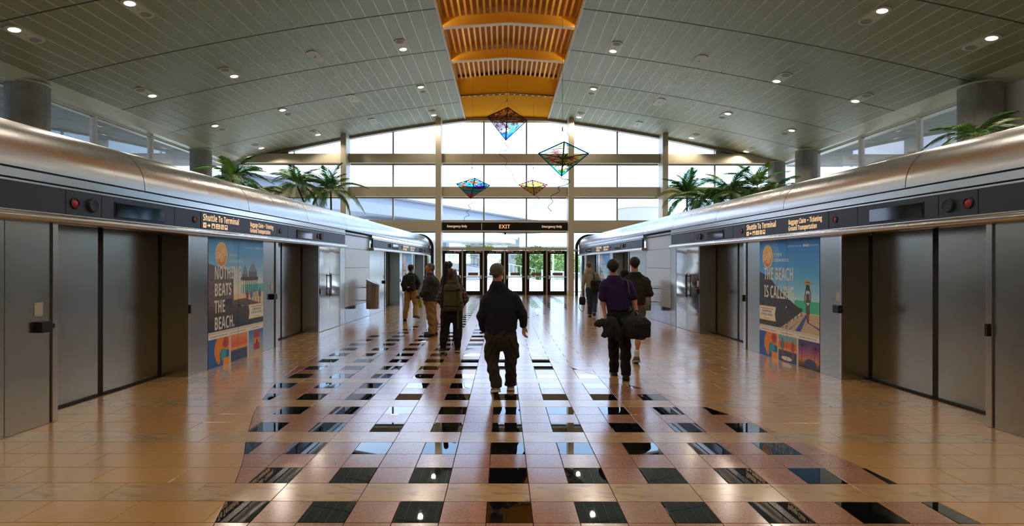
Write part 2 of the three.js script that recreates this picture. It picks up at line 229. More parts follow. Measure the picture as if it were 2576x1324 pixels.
// ================================================================ SKYLIGHT WELL (orange roof monitor)
const well = thing('trim_1', 'raised orange roof well with gabled beams and ribbed orange decking', 'roof well', [0, 0, 0], 0, ST);
{
  const hw = 2.24, yE = 9.98, yM = 10.2, roofY = (x) => yM - (yM - yE) * Math.abs(x - XC) / hw;
  for (const s of [-1, 1]) {
    part(well, 'side_panel', uvBox(box(0.04, 0.62, 43, XC + s * (hw + 0.55), 9.78, -6.8)), M.orange);
    part(well, 'ledge', uvBox(box(0.58, 0.03, 43, XC + s * (hw + 0.27), 9.5, -6.8)), M.orange);
    const sh = new THREE.Shape(); sh.moveTo(XC, yM + 0.13); sh.lineTo(XC + s * (hw + 0.6), yE + 0.08); sh.lineTo(XC + s * (hw + 0.6), yE + 0.3); sh.lineTo(XC, yM + 0.35);
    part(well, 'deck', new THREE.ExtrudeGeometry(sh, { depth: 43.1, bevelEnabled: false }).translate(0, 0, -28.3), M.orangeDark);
  }
  const rib = uvBox(box(0.075, 0.13, 43)); rib.translate(0, 0, 0);
  for (let i = 0; i < 25; i++) { const x = XC + (i - 12) * 0.205; part(well, 'rib', rib, M.orange, [x, roofY(x) + 0.06, -6.8]); }
  for (const s of [-1, 1]) {                                     // plain sloping soffits before the gable
    const sl = (za, ya, yae, zb, yb, ybe) => { const e = XC + s * (hw + 0.45), p = [[XC, ya, -za], [e, yae, -za], [e, ybe, -zb], [XC, yb, -zb]], up = p.map(q => [q[0], q[1] + 0.05, q[2]]), g = new THREE.BufferGeometry(); const f = s > 0 ? [[p[0], p[3], p[2]], [p[0], p[2], p[1]], [up[0], up[1], up[2]], [up[0], up[2], up[3]]] : [[p[0], p[2], p[3]], [p[0], p[1], p[2]], [up[0], up[2], up[1]], [up[0], up[3], up[2]]]; g.setAttribute('position', new THREE.Float32BufferAttribute(f.flat(2), 3)); g.computeVertexNormals(); return uvBox(g); };
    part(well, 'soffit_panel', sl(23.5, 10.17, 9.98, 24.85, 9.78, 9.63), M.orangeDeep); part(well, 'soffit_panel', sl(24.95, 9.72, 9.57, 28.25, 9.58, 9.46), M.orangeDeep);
  }
  for (const d of [24.9, 20.75, 17.75, 14.7, 11.6, 8.5, 5.4, 2.3, -0.8]) {
    const last = d > 24;
    for (const s of [-1, 1]) {
      const wsh = new THREE.Shape(); const e = XC + s * (hw + 0.3); const lo = last ? 9.74 : 9.8, loE = last ? 9.58 : 9.62, hi = last ? 0 : 0; wsh.moveTo(XC, lo); wsh.lineTo(e, loE); wsh.lineTo(e, yE + 0.0); wsh.lineTo(XC, yM + 0.0 + hi);
      if (!last) part(well, 'beam_web', new THREE.ExtrudeGeometry(wsh, { depth: 0.03, bevelEnabled: false }).translate(0, 0, -d), M.orange);
      const f = box(Math.hypot(hw + 0.3, 0.18), 0.035, last ? 0.1 : 0.2); f.rotateZ(s * -Math.atan2(0.18, hw + 0.3)); f.translate(XC + s * (hw + 0.3) / 2, (lo + loE) / 2, -d + 0.03);
      part(well, 'beam_flange', f, M.flange);
      if (last) for (let i = 0; i < 8; i++) { const x = XC + s * (0.2 + i * 0.29); const b = part(well, 'vent_slot', box(0.2, 0.03, 0.03), M.black, [x, lo - 0.022 - (lo - loE) * Math.abs(x - XC) / (hw + 0.3), -d + 0.06]); b.rotation.z = s * -0.07; }
    }
    
  }
  const gs = new THREE.Shape(); gs.moveTo(XC - hw - 0.6, 9.3); gs.lineTo(XC + hw + 0.6, 9.3); gs.lineTo(XC + hw + 0.6, yE + 0.2); gs.lineTo(XC, yM + 0.3); gs.lineTo(XC - hw - 0.6, yE + 0.2);
  part(well, 'gable_panel', new THREE.ExtrudeGeometry(gs, { depth: 0.08, bevelEnabled: false }).translate(0, 0, -28.36), M.orange);
  part(well, 'gable_post', box(0.07, 0.62, 0.06, XC, 9.85, -28.25), M.orange);
  part(well, 'gable_trim', box(2 * hw, 0.16, 0.08, XC, 9.5, -28.26), M.post);
}
// cove lamps on the ledges beside the well
for (const s of [-1, 1]) for (const [dc, L] of [[18.4, 9.6], [6.6, 12.6], [-6.6, 12.6]]) {
  const c = thing('cove_lamp', `linear cove lamp on the ${s < 0 ? 'left' : 'right'} ledge of the orange well, ${dc > 15 ? 'end wall stretch' : dc > 0 ? 'middle stretch' : 'rear stretch'}`, 'lamp', [XC + s * 2.52, 9.53, -dc], 0, { group: 'cove lamps along the roof well' });
  part(c, 'housing', box(0.12, 0.03, L), M.cream);
  part(c, 'tube', box(0.05, 0.02, L - 0.1, 0, 0.026, 0), M.lampGlow);
  const l = new THREE.RectAreaLight(lin(1, 0.9, 0.7), COVE, 0.1, L - 0.1); l.position.set(0, 0.045, 0); l.lookAt(-s * 0.9, 1.0, 0); c.add(l);
  l.rotation.set(Math.PI / 2, 0, 0); l.rotation.order = 'YXZ'; l.rotation.set(Math.PI / 2, 0, 0);
}

// ================================================================ END WALL (glazed)
const ZP = -27.4, ZG = -28.3;
const endX = (px, d = 28.3) => (px - CX) / F * d, endY = (py, d = 28.3) => EYE - (py - CY) / F * d;
const wallFar = thing('wall_far', 'tall glazed end wall with tan posts and deep tan crossbeams', 'end wall', [0, 0, 0], 0, ST);
const POSTS = [863, 1102, 1437, 1674].map(p => endX(p, 27.4));
const EDGE = [-14.6, 14.9];
for (const x of POSTS) part(wallFar, 'post', rbox(0.29, yC(x) + 0.05, 0.78, 0.01, x, (yC(x) + 0.05) / 2, ZP - 0.39), M.post);
const BEAMS = [[387, 410], [471, 495], [556, 582]].map(([a, b]) => [endY(b, 27.9), endY(a, 27.9)]);
{
  const xs = [EDGE[0], ...POSTS, EDGE[1]];
  for (const [lo, hi] of BEAMS) for (let i = 0; i + 1 < xs.length; i++) {
    const a = xs[i] + (i ? 0.146 : 0), b = xs[i + 1] - (i + 2 < xs.length ? 0.146 : 0);
    part(wallFar, 'crossbeam', rbox(b - a, hi - lo, 0.36, 0.008, (a + b) / 2, (lo + hi) / 2, -28.07), M.post);
    for (const y of [lo - 0.035, hi + 0.035]) part(wallFar, 'glazing_bead', box(b - a, 0.06, 0.14, (a + b) / 2, y, -28.27), M.frame);
  }
  // head frame following the vault
  const c = []; for (let i = 0; i < 40; i++) { const a = -14.2 + i * 0.72, b = a + 0.73; const g = box(Math.hypot(0.73, yC(b) - yC(a)), 0.16, 0.3); g.rotateZ(Math.atan2(yC(b) - yC(a), 0.73)); c.push(g.translate((a + b) / 2, (yC(a) + yC(b)) / 2 - 0.04, -28.2)); }
  part(wallFar, 'head_frame', merge(c), M.frame);
  // door head, low walls beside the doors
  part(wallFar, 'door_head', rbox(POSTS[2] - POSTS[1] - 0.29, 0.14, 0.22, 0.006, (POSTS[1] + POSTS[2]) / 2, 2.47, -28.28), M.post);
  for (const [a, b] of [[EDGE[0], POSTS[0]], [POSTS[3], EDGE[1]]]) part(wallFar, 'low_wall', uvBox(box(b - a, 3.4, 0.3, (a + b) / 2, 1.7, -28.3)), M.post);
}
// windows: each opening a frame and a pane
let nWin = 0;
function windowAt(x0, x1, y0, y1, top, label, low) {
  const g = thing('window_' + (++nWin), label, 'window', [0, 0, 0], 0, { kind: 'structure', group: 'windows of the end wall' });
  const t = 0.038, f = [], hs = (x) => top ? Math.max(0.1, yC(x) - 0.06 - y0) : y1 - y0;
  f.push(box(t, hs(x0), 0.12, x0 + t / 2, y0 + hs(x0) / 2, ZG), box(t, hs(x1), 0.12, x1 - t / 2, y0 + hs(x1) / 2, ZG), box(x1 - x0, t, 0.12, (x0 + x1) / 2, y0 + t / 2, ZG));
  if (!top) f.push(box(x1 - x0, t, 0.12, (x0 + x1) / 2, y1 - t / 2, ZG));
  part(g, 'window_frame', merge(f), M.frame);
  if (!top) part(g, 'pane', box(x1 - x0 - 0.06, y1 - y0 - 0.06, 0.012, (x0 + x1) / 2, (y0 + y1) / 2, ZG), M.pane);
  else { const s = new THREE.Shape(); s.moveTo(x0 + 0.03, y0 + 0.03); s.lineTo(x1 - 0.03, y0 + 0.03); for (let i = 0; i <= 8; i++) { const x = x1 - 0.03 - (x1 - x0 - 0.06) * i / 8; s.lineTo(x, Math.max(y0 + 0.031, yC(x) - 0.08)); } part(g, 'pane', new THREE.ExtrudeGeometry(s, { depth: 0.012, bevelEnabled: false }).translate(0, 0, ZG - 0.006), M.pane); }
}
{
  const cols = [[EDGE[0] + 0.05, endX(739)], [endX(739), POSTS[0]], [POSTS[0], endX(989)], [endX(989), POSTS[1]], [POSTS[1], endX(1217)], [endX(1217), endX(1324)], [endX(1324), POSTS[2]], [POSTS[2], endX(1552)], [endX(1552), POSTS[3]], [POSTS[3], endX(1797)], [endX(1797), EDGE[1] - 0.05]];
  const rows = [[BEAMS[0][1], 0, 'arched top row under the vault'], [BEAMS[1][1], BEAMS[0][0], 'second row of the end wall'], [BEAMS[2][1], BEAMS[1][0], 'third row of the end wall'], [2.55, BEAMS[2][0], 'row just above the exit doors']];
  const where = ['by the left concrete column', 'left of the outer left post', 'right of the outer left post', 'left of the post beside the doors', 'above the first pair of exit doors', 'above the middle exit doors', 'above the last pair of exit doors', 'right of the right inner post', 'left of the outer right post', 'right of the outer right post', 'by the right concrete column'];
  rows.forEach(([y0, y1, rowName], r) => cols.forEach(([x0, x1], c) => {
    if (r === 3 && (c < 2 || c > 8)) return;
    let a = x0, b = x1;
    if (r === 0) { if (c === 0 || c === 10) return; if (c === 1) a = Math.max(a, -11.6); if (c === 9) b = Math.min(b, 11.5); }
    windowAt(a, b, r === 3 && (c < 4 || c > 6) ? 0.15 : y0, y1, r === 0, `tall clear pane in the ${rowName}, ${where[c]}`.replace('tall ', r === 0 ? 'tall ' : ''), r === 3);
  }));
  // gusset panels where the vault meets the top crossbeam
  for (const s of [-1, 1]) { const sh = new THREE.Shape(); const x0 = s < 0 ? -11.55 : 11.45, x1 = s < 0 ? EDGE[0] : EDGE[1]; sh.moveTo(x0, BEAMS[0][1] - 0.02); sh.lineTo(x1, BEAMS[0][1] - 0.02); sh.lineTo(x1, BEAMS[0][1] + 0.5); sh.lineTo(x0, yC(x0) + 0.1); part(wallFar, 'gusset_panel', new THREE.ExtrudeGeometry(sh, { depth: 0.1, bevelEnabled: false }).translate(0, 0, -28.32), M.post); }
}
// exit doors
let nDoor = 0;
const stickerT = canvas(256, 64, (c, w, h) => { c.fillStyle = '#6b4440'; c.fillRect(0, 0, w, h); c.fillStyle = '#8f6a62'; c.font = 'bold 21px sans-serif'; c.textAlign = 'center'; c.fillText('PUSH UNTIL ALARM SOUNDS', w / 2, 28, 240); c.fillText('DOOR CAN BE OPENED', w / 2, 54, 240); });
const emergT = canvas(256, 96, (c, w, h) => { c.clearRect(0, 0, w, h); c.fillStyle = '#a08a80'; c.font = 'bold 36px sans-serif'; c.textAlign = 'center'; c.fillText('EMERGENCY', w / 2, 40, 220); c.fillText('EXIT ONLY', w / 2, 84, 190); });
const emergMat = std(0xffffff, 0.6, 0, { map: emergT, transparent: true, alphaTest: 0.05 }), stickerMat = std(0xffffff, 0.6, 0, { map: stickerT });
const doorPx = [[1112, 1162], [1165, 1214.5], [1218, 1268], [1271, 1321], [1324, 1374], [1377, 1427]];
const ordinals = ['first exit door, beside the left inner post', 'second exit door, paired with the post-side door', 'third exit door, left of the middle mullion', 'fourth exit door, right of the middle mullion', 'fifth exit door, before the big round tree', 'sixth exit door, before the tall light pole'];
doorPx.forEach(([a, b], i) => {
  const x0 = endX(a), x1 = endX(b), w = x1 - x0, H = 2.38, left = i < 3;
  const g = thing('door_' + (++nDoor), 'black framed glass ' + ordinals[i], 'exit door', [(x0 + x1) / 2, 0, ZG], 0, { kind: 'structure', group: 'six glass exit doors' });
  const st = 0.165, fr = [box(st, H, 0.06, -w / 2 + st / 2, H / 2, 0), box(st, H, 0.06, w / 2 - st / 2, H / 2, 0), box(w - 2 * st, 0.17, 0.06, 0, H - 0.085, 0), box(w - 2 * st, 0.2, 0.06, 0, 0.1, 0)];
  part(g, 'door_frame', merge(fr), M.doorBlack);
  part(g, 'pane', box(w - 2 * st + 0.01, H - 0.36, 0.01, 0, 0.2 + (H - 0.37) / 2, 0), M.pane);
  part(g, 'push_bar', merge([rbox(w - 0.12, 0.045, 0.05, 0.012, left ? -0.02 : 0.02, 0.97, 0.09), rbox(0.06, 0.2, 0.06, 0.012, (left ? 1 : -1) * (w / 2 - 0.09), 0.95, 0.06)]), M.rail);
  part(g, 'door_closer', rbox(0.3, 0.07, 0.07, 0.01, (left ? -1 : 1) * 0.12, H - 0.09, 0.06), M.postDark);
  part(g, 'sensor_box', rbox(0.11, 0.07, 0.05, 0.008, (left ? 1 : -1) * 0.16, H - 0.07, 0.055), M.plate);
  const al = part(g, 'alarm_bar', rbox(0.25, 0.045, 0.04, 0.008, (left ? 1 : -1) * 0.36, H - 0.06, 0.05), M.plate);
  part(al, 'alarm_light', rbox(0.05, 0.03, 0.02, 0.006, (left ? 1 : -1) * 0.36, H - 0.06, 0.075), std(0xff3a30, 0.4, 0, { emissive: 0xff2015, emissiveIntensity: 1.2 }));
  part(g, 'warning_sticker', new THREE.PlaneGeometry(0.53, 0.15).translate(0.01, 1.12, 0.008), stickerMat);
  part(g, 'glass_lettering', new THREE.PlaneGeometry(0.58, 0.22).translate(0, H - 0.33, 0.008), emergMat);
  if (i) part(wallFar, 'door_mullion', rbox(0.07, 2.42, 0.14, 0.006, x0 - 0.035, 1.21, ZG), M.post);
});
part(wallFar, 'door_jamb', rbox(0.12, 2.42, 0.14, 0.006, endX(1111) - 0.07, 1.21, ZG), M.post); part(wallFar, 'door_jamb', rbox(0.12, 2.42, 0.14, 0.006, endX(1428) + 0.06, 1.21, ZG), M.post);

// ================================================================ CLERESTORY, DECKS, COLUMNS, BACK
let nc = 0;
for (const s of [-1, 1]) {
  const side = s < 0 ? 'left' : 'right', xg = s < 0 ? -14.85 : 15.1, xc = s < 0 ? -14.45 : 14.5, hd = yC(xg) - 0.02 > 7.1 ? 7.05 : 7.0;
  const wall = thing('wall_' + side, `clerestory wall of pale frames above the ${side} roof deck`, 'wall', [0, 0, 0], 0, ST);
  part(wall, 'low_wall', uvBox(box(0.25, 2.4, 43.2, xg + s * 0.05, 4.3, -6.8)), M.cream);
  part(wall, 'sill', rbox(0.4, 0.1, 43.2, 0.01, xg - s * 0.05, 5.5, -6.8), M.cream);
  part(wall, 'head', rbox(0.22, 0.14, 43.2, 0.01, xg, 7.07, -6.8), M.cream);
  part(wall, 'upper_band', box(0.3, 0.6, 43.2, xg + s * 0.1, 7.4, -6.8), M.cream);
  const seam = (k) => 28.25 - BAY * k;
  for (let k = 0; k < 14; k++) {
    const d = seam(k), d1 = seam(k + 1), blind = s > 0 && d < 16;   // pale solid panels beyond the near column on the right
    part(wall, 'mullion', rbox(0.2, 1.55, 0.12, 0.008, xg, 6.27, -d1), M.cream);
    if (blind) part(wall, 'blind_panel', uvBox(box(0.05, 1.5, BAY - 0.14, xg, 6.27, -(d + d1) / 2)), M.white);
    else { const w = thing('window_' + (++nWin), `side clerestory pane over the ${side} shuttle roof, ${['at the end wall', 'by the far column', 'second from the far column', 'between the two round columns', 'beside the near round column', 'past the near column'][Math.min(k, 5)]}`, 'window', [xg, 6.27, -(d + d1) / 2], 0, { kind: 'structure', group: 'clerestory windows ' + side }); part(w, 'pane', box(0.012, 1.46, BAY - 0.13), M.pane); part(w, 'window_frame', merge([box(0.06, 0.04, BAY - 0.12, 0, 0.72, 0), box(0.06, 0.04, BAY - 0.12, 0, -0.72, 0)]), M.frame); }
  }
  // concrete columns
  for (const [d, r] of [[15.95, 0.54], [25.1, 0.47], [28.0, 0.42], [6.75, 0.54], [-2.5, 0.54]]) {
    const c = thing('round_column', `round concrete column on the ${side} deck, ${d > 27 ? 'at the corner of the glazed end wall' : d > 20 ? 'next nearer than the end wall corner column' : d > 10 ? 'thick near one beside the clerestory panes' : 'behind the photographer side'}`, 'column', [xc + (d > 27 ? s * 0.1 : 0), 3.1, -d], 0, ST);
    part(c, 'shaft', uvBox(cyl(r, r, 4.0, 40, 0, 2.0, 0)), M.concrete);
    part(c, 'capital_ring', cyl(r + 0.015, r + 0.015, 0.05, 40, 0, 4.0, 0), M.plankFlat);
  }
  // deck over the shuttle tracks
  const xw = s < 0 ? -5.15 : 5.3, deck = thing('trim_' + (++nc + 1), `flat planted deck behind the ${side} steel shuttle canopy`, 'deck', [0, 0, 0], 0, ST);
  part(deck, 'deck_slab', uvBox(box(9.6, 0.2, 43.2, s < 0 ? -10.05 : 10.25, 3.0, -6.8)), M.concrete);
  // overhang and parapet outside
  const out = thing('outer_parapet', `concrete overhang and parapet outside the ${side} clerestory windows`, 'parapet', [0, 0, 0], 0, ST);
  part(out, 'overhang', uvBox(box(5.2, 0.3, 46, xg + s * 2.9, 7.35, -6.8)), M.concrete);
  part(out, 'parapet', uvBox(box(0.3, 3.2, 46, xg + s * 5.2, 4.1, -6.8)), M.concrete);
  part(out, 'canopy_beam', uvBox(box(0.4, 0.5, 46, xg + s * 5.2, 6.95, -6.8)), M.concrete);
  for (let i = 0; i < 10; i++) part(out, 'pier', uvBox(box(0.5, 4.6, 1.5, xg + s * 5.0, 4.9, -26.5 + i * 4.6)), M.concrete);
}
{
  const wb = thing('wall_back', 'plain wall closing the hall behind the photographer', 'wall', [0, 0, 0], 0, ST);
  part(wb, 'wall_panel', uvBox(box(31, 10.6, 0.3, 0, 5.2, 14.95)), std(0x8a7660, 0.7));
  const ws = thing('trim_9', 'tan wall ends beyond the side decks', 'wall', [0, 0, 0], 0, ST);
  for (const s of [-1, 1]) part(ws, 'end_panel', box(0.3, 4, 0.5, s * 15, 4, -28.4), M.post);
}
// structural roof over everything (keeps the sky out)
{ const r = thing('roof', 'solid roof above the vaulted ceiling', 'roof', [0, 0, 0], 0, ST);
  for (const s of [-1, 1]) part(r, 'roof_slab', box(13.2, 0.2, 44.5, XC + s * (2.9 + 6.6), 10.6, -6.9), M.concrete), part(r, 'roof_edge', box(0.2, 3.1, 44.5, s * 15.6, 9.1, -6.9), M.concrete);
  part(r, 'roof_crown', box(6, 0.2, 44.5, XC, 10.75, -6.9), M.concrete);
  for (const z of [-28.75, 15.2]) part(r, 'roof_gable', box(31.4, 0.6, 0.3, 0, 10.4, z), M.concrete);
}

// ================================================================ SHUTTLE-DOOR WALLS
const SIDES = { left: { s: 1, x: xL, ry: Math.acos(0.0395), n: 'left' }, right: { s: -1, x: xR, ry: -Math.acos(0.0445), n: 'right' } };
function onWall(o, S, d, y = 0, n = 0) {                        // local axes: x along the wall as read, y up, z out into the hall
  const nx = Math.sin(S.ry), nz = Math.cos(S.ry); o.position.set(S.x(d) + nx * n, y, -d + nz * n); o.rotation.y = S.ry; return o;
}
const LINT = 2.09, REC = 0.42;
let nTrim = 10;
const sweepX = (shape, L, o = {}) => new THREE.ExtrudeGeometry(shape, { depth: L, bevelEnabled: false, ...o }).rotateY(-Math.PI / 2).translate(L / 2, 0, 0);   // profile: x out of the wall, y up; swept along the wall
// ---- posters (flat print)
function scroll(c, x, y, r) {
  c.save(); c.translate(x, y); let g = c.createLinearGradient(0, -r, 0, r); g.addColorStop(0, '#ffd54a'); g.addColorStop(0.55, '#f7b32b'); g.addColorStop(1, '#f0882a');
  c.fillStyle = g; c.beginPath(); c.ellipse(0, 0, r * 0.92, r * 1.12, 0, 0, 7); c.fill(); c.lineWidth = r * 0.08; c.strokeStyle = '#fdf3d8'; c.stroke(); c.lineWidth = r * 0.07; c.lineCap = 'round';
  const spiral = (cx, cy, k, a0, dir) => { c.beginPath(); for (let i = 0; i < 60; i++) { const t = i / 59, a = a0 + dir * t * 8.2, q = k * (1 - 0.85 * t); const px = cx + Math.cos(a) * q, py = cy + Math.sin(a) * q; i ? c.lineTo(px, py) : c.moveTo(px, py); } c.stroke(); };
  spiral(-r * 0.42, r * 0.02, r * 0.34, 0.2, 1); spiral(r * 0.4, -r * 0.02, r * 0.32, 2.6, 1); spiral(r * 0.02, r * 0.45, r * 0.3, -1.0, 1);
  c.beginPath(); c.moveTo(-r * 0.8, r * 0.35); c.bezierCurveTo(-r * 0.2, r * 0.5, -r * 0.05, -r * 0.4, r * 0.25, -r * 0.45); c.bezierCurveTo(r * 0.5, -r * 0.5, r * 0.55, -r * 0.3, r * 0.4, -r * 0.2); c.stroke(); c.restore();
}
function arcs(c, x, y, r, col) { c.strokeStyle = col; for (let i = 0; i < 5; i++) { c.lineWidth = r * 0.05; c.beginPath(); c.arc(x, y, r * (1.3 + i * 0.2), -2.2, 0.35); c.stroke(); } }
function head(c, lines, x, y, size, sx, lead, col) { c.fillStyle = col; c.textAlign = 'left'; c.textBaseline = 'alphabetic'; c.font = `bold ${size}px sans-serif`; lines.forEach((t, i) => { c.save(); c.translate(x, y + i * lead); c.scale(sx, 1.22); c.fillText(t, 0, 0); c.restore(); }); }
function ribbonBox(c, x, y, w, h, flip) {
  c.save(); c.fillStyle = '#f3ecd9'; c.strokeStyle = '#e0b23a'; c.lineWidth = 7; c.beginPath();
  if (flip) { c.moveTo(x + w, y); c.lineTo(x, y); c.lineTo(x + 18, y + h / 2); c.lineTo(x, y + h); c.lineTo(x + w, y + h); } else { c.moveTo(x, y); c.lineTo(x + w, y); c.lineTo(x + w - 18, y + h / 2); c.lineTo(x + w, y + h); c.lineTo(x, y + h); }
  c.closePath(); c.fill(); c.stroke(); c.fillStyle = '#3c4148'; c.textAlign = 'center'; const m = x + w / 2 + (flip ? 8 : -8); c.font = 'bold 17px sans-serif'; c.fillText("YOU'RE JUST 30 MINUTES FROM", m, y + 32, w * 0.74);
  c.font = 'bold 31px sans-serif'; c.save(); c.translate(m, y + 66); c.scale(0.62, 1.1); c.fillText('CLEARWATER BEACH', 0, 0); c.restore(); c.save(); c.translate(m, y + 102); c.scale(0.62, 1.1); c.fillText('#1 IN THE U.S. FOR 2019', 0, 0, w * 1.35); c.restore();
  c.font = '15px sans-serif'; c.fillText('TripAdvisor', m + 18, y + 134); c.beginPath(); c.arc(m - 42, y + 130, 9, 0, 7); c.stroke(); c.restore();
}
function sunset(c, x, y, w, h, warm) { const g = c.createLinearGradient(0, y, 0, y + h); (warm ? [[0, '#e8a05a'], [0.4, '#e56a3a'], [0.55, '#f5b060'], [0.6, '#4a4a6a'], [1, '#39527a']] : [[0, '#4a3f80'], [0.4, '#a05a8a'], [0.7, '#d98a5a'], [1, '#2a2418']]).forEach(([t, k]) => g.addColorStop(t, k)); c.fillStyle = g; c.fillRect(x, y, w, h); }
function mapPic(c, x, y, w, h) {
  c.fillStyle = '#2f66b0'; c.fillRect(x, y, w, h); c.fillStyle = '#f2902a'; c.beginPath(); c.moveTo(x + w * 0.42, y); c.bezierCurveTo(x + w * 0.2, y + h * 0.35, x + w * 0.25, y + h * 0.7, x + w * 0.5, y + h * 0.95); c.bezierCurveTo(x + w * 0.62, y + h * 0.8, x + w * 0.45, y + h * 0.6, x + w * 0.62, y + h * 0.42); c.lineTo(x + w, y + h * 0.5); c.lineTo(x + w, y); c.fill();
  c.fillStyle = '#3aa3b5'; c.beginPath(); c.ellipse(x + w * 0.72, y + h * 0.62, w * 0.14, h * 0.22, 0.3, 0, 7); c.fill(); c.fillStyle = '#f2a03a'; c.fillRect(x + w * 0.7, y + h * 0.75, w * 0.3, h * 0.25); c.fillStyle = '#d6452a'; c.beginPath(); c.arc(x + w * 0.82, y + h * 0.2, w * 0.15, 0, 7); c.fill(); c.fillStyle = '#2f5fa8'; c.fillRect(x + w * 0.78, y + h * 0.1, w * 0.06, h * 0.18);
}
const figure = (c, x, y, h, col, skin) => { c.fillStyle = skin; c.beginPath(); c.arc(x, y - h * 0.93, h * 0.07, 0, 7); c.fill(); c.fillRect(x - h * 0.07, y - h * 0.5, h * 0.055, h * 0.5); c.fillRect(x + h * 0.02, y - h * 0.5, h * 0.055, h * 0.5); c.fillRect(x - h * 0.15, y - h * 0.82, h * 0.05, h * 0.35); c.fillRect(x + h * 0.1, y - h * 0.82, h * 0.05, h * 0.35); c.fillStyle = col; c.fillRect(x - h * 0.1, y - h * 0.85, h * 0.2, h * 0.42); };
const palmPic = (c, x, y, s, col) => { c.strokeStyle = col; c.lineWidth = s * 0.07; c.beginPath(); c.moveTo(x, y + s * 1.6); c.lineTo(x + s * 0.1, y); c.stroke(); c.lineWidth = s * 0.05; for (let i = 0; i < 12; i++) { const a = i / 12 * 6.28; c.beginPath(); c.moveTo(x + s * 0.1, y); c.quadraticCurveTo(x + s * 0.1 + Math.cos(a) * s * 0.4, y + Math.sin(a) * s * 0.3 - s * 0.2, x + s * 0.1 + Math.cos(a) * s * 0.75, y + Math.sin(a) * s * 0.5 + s * 0.1); c.stroke(); } };
function lower(c, W, y0, caps) { c.fillStyle = '#d9d2c0'; c.fillRect(0, y0, W, 1240 - y0); c.fillStyle = '#efe9da'; c.fillRect(0, y0 + 26, W, 40); c.fillStyle = '#4a4640'; c.font = 'bold 15px sans-serif'; c.textAlign = 'center'; c.fillText(caps[0], W * 0.17, y0 + 52, W * 0.28); c.fillText(caps[1], W * 0.5, y0 + 52, W * 0.28); c.fillText(caps[2], W * 0.83, y0 + 52, W * 0.28); mapPic(c, 0, y0 + 70, W * 0.34, 1240 - y0 - 70); }
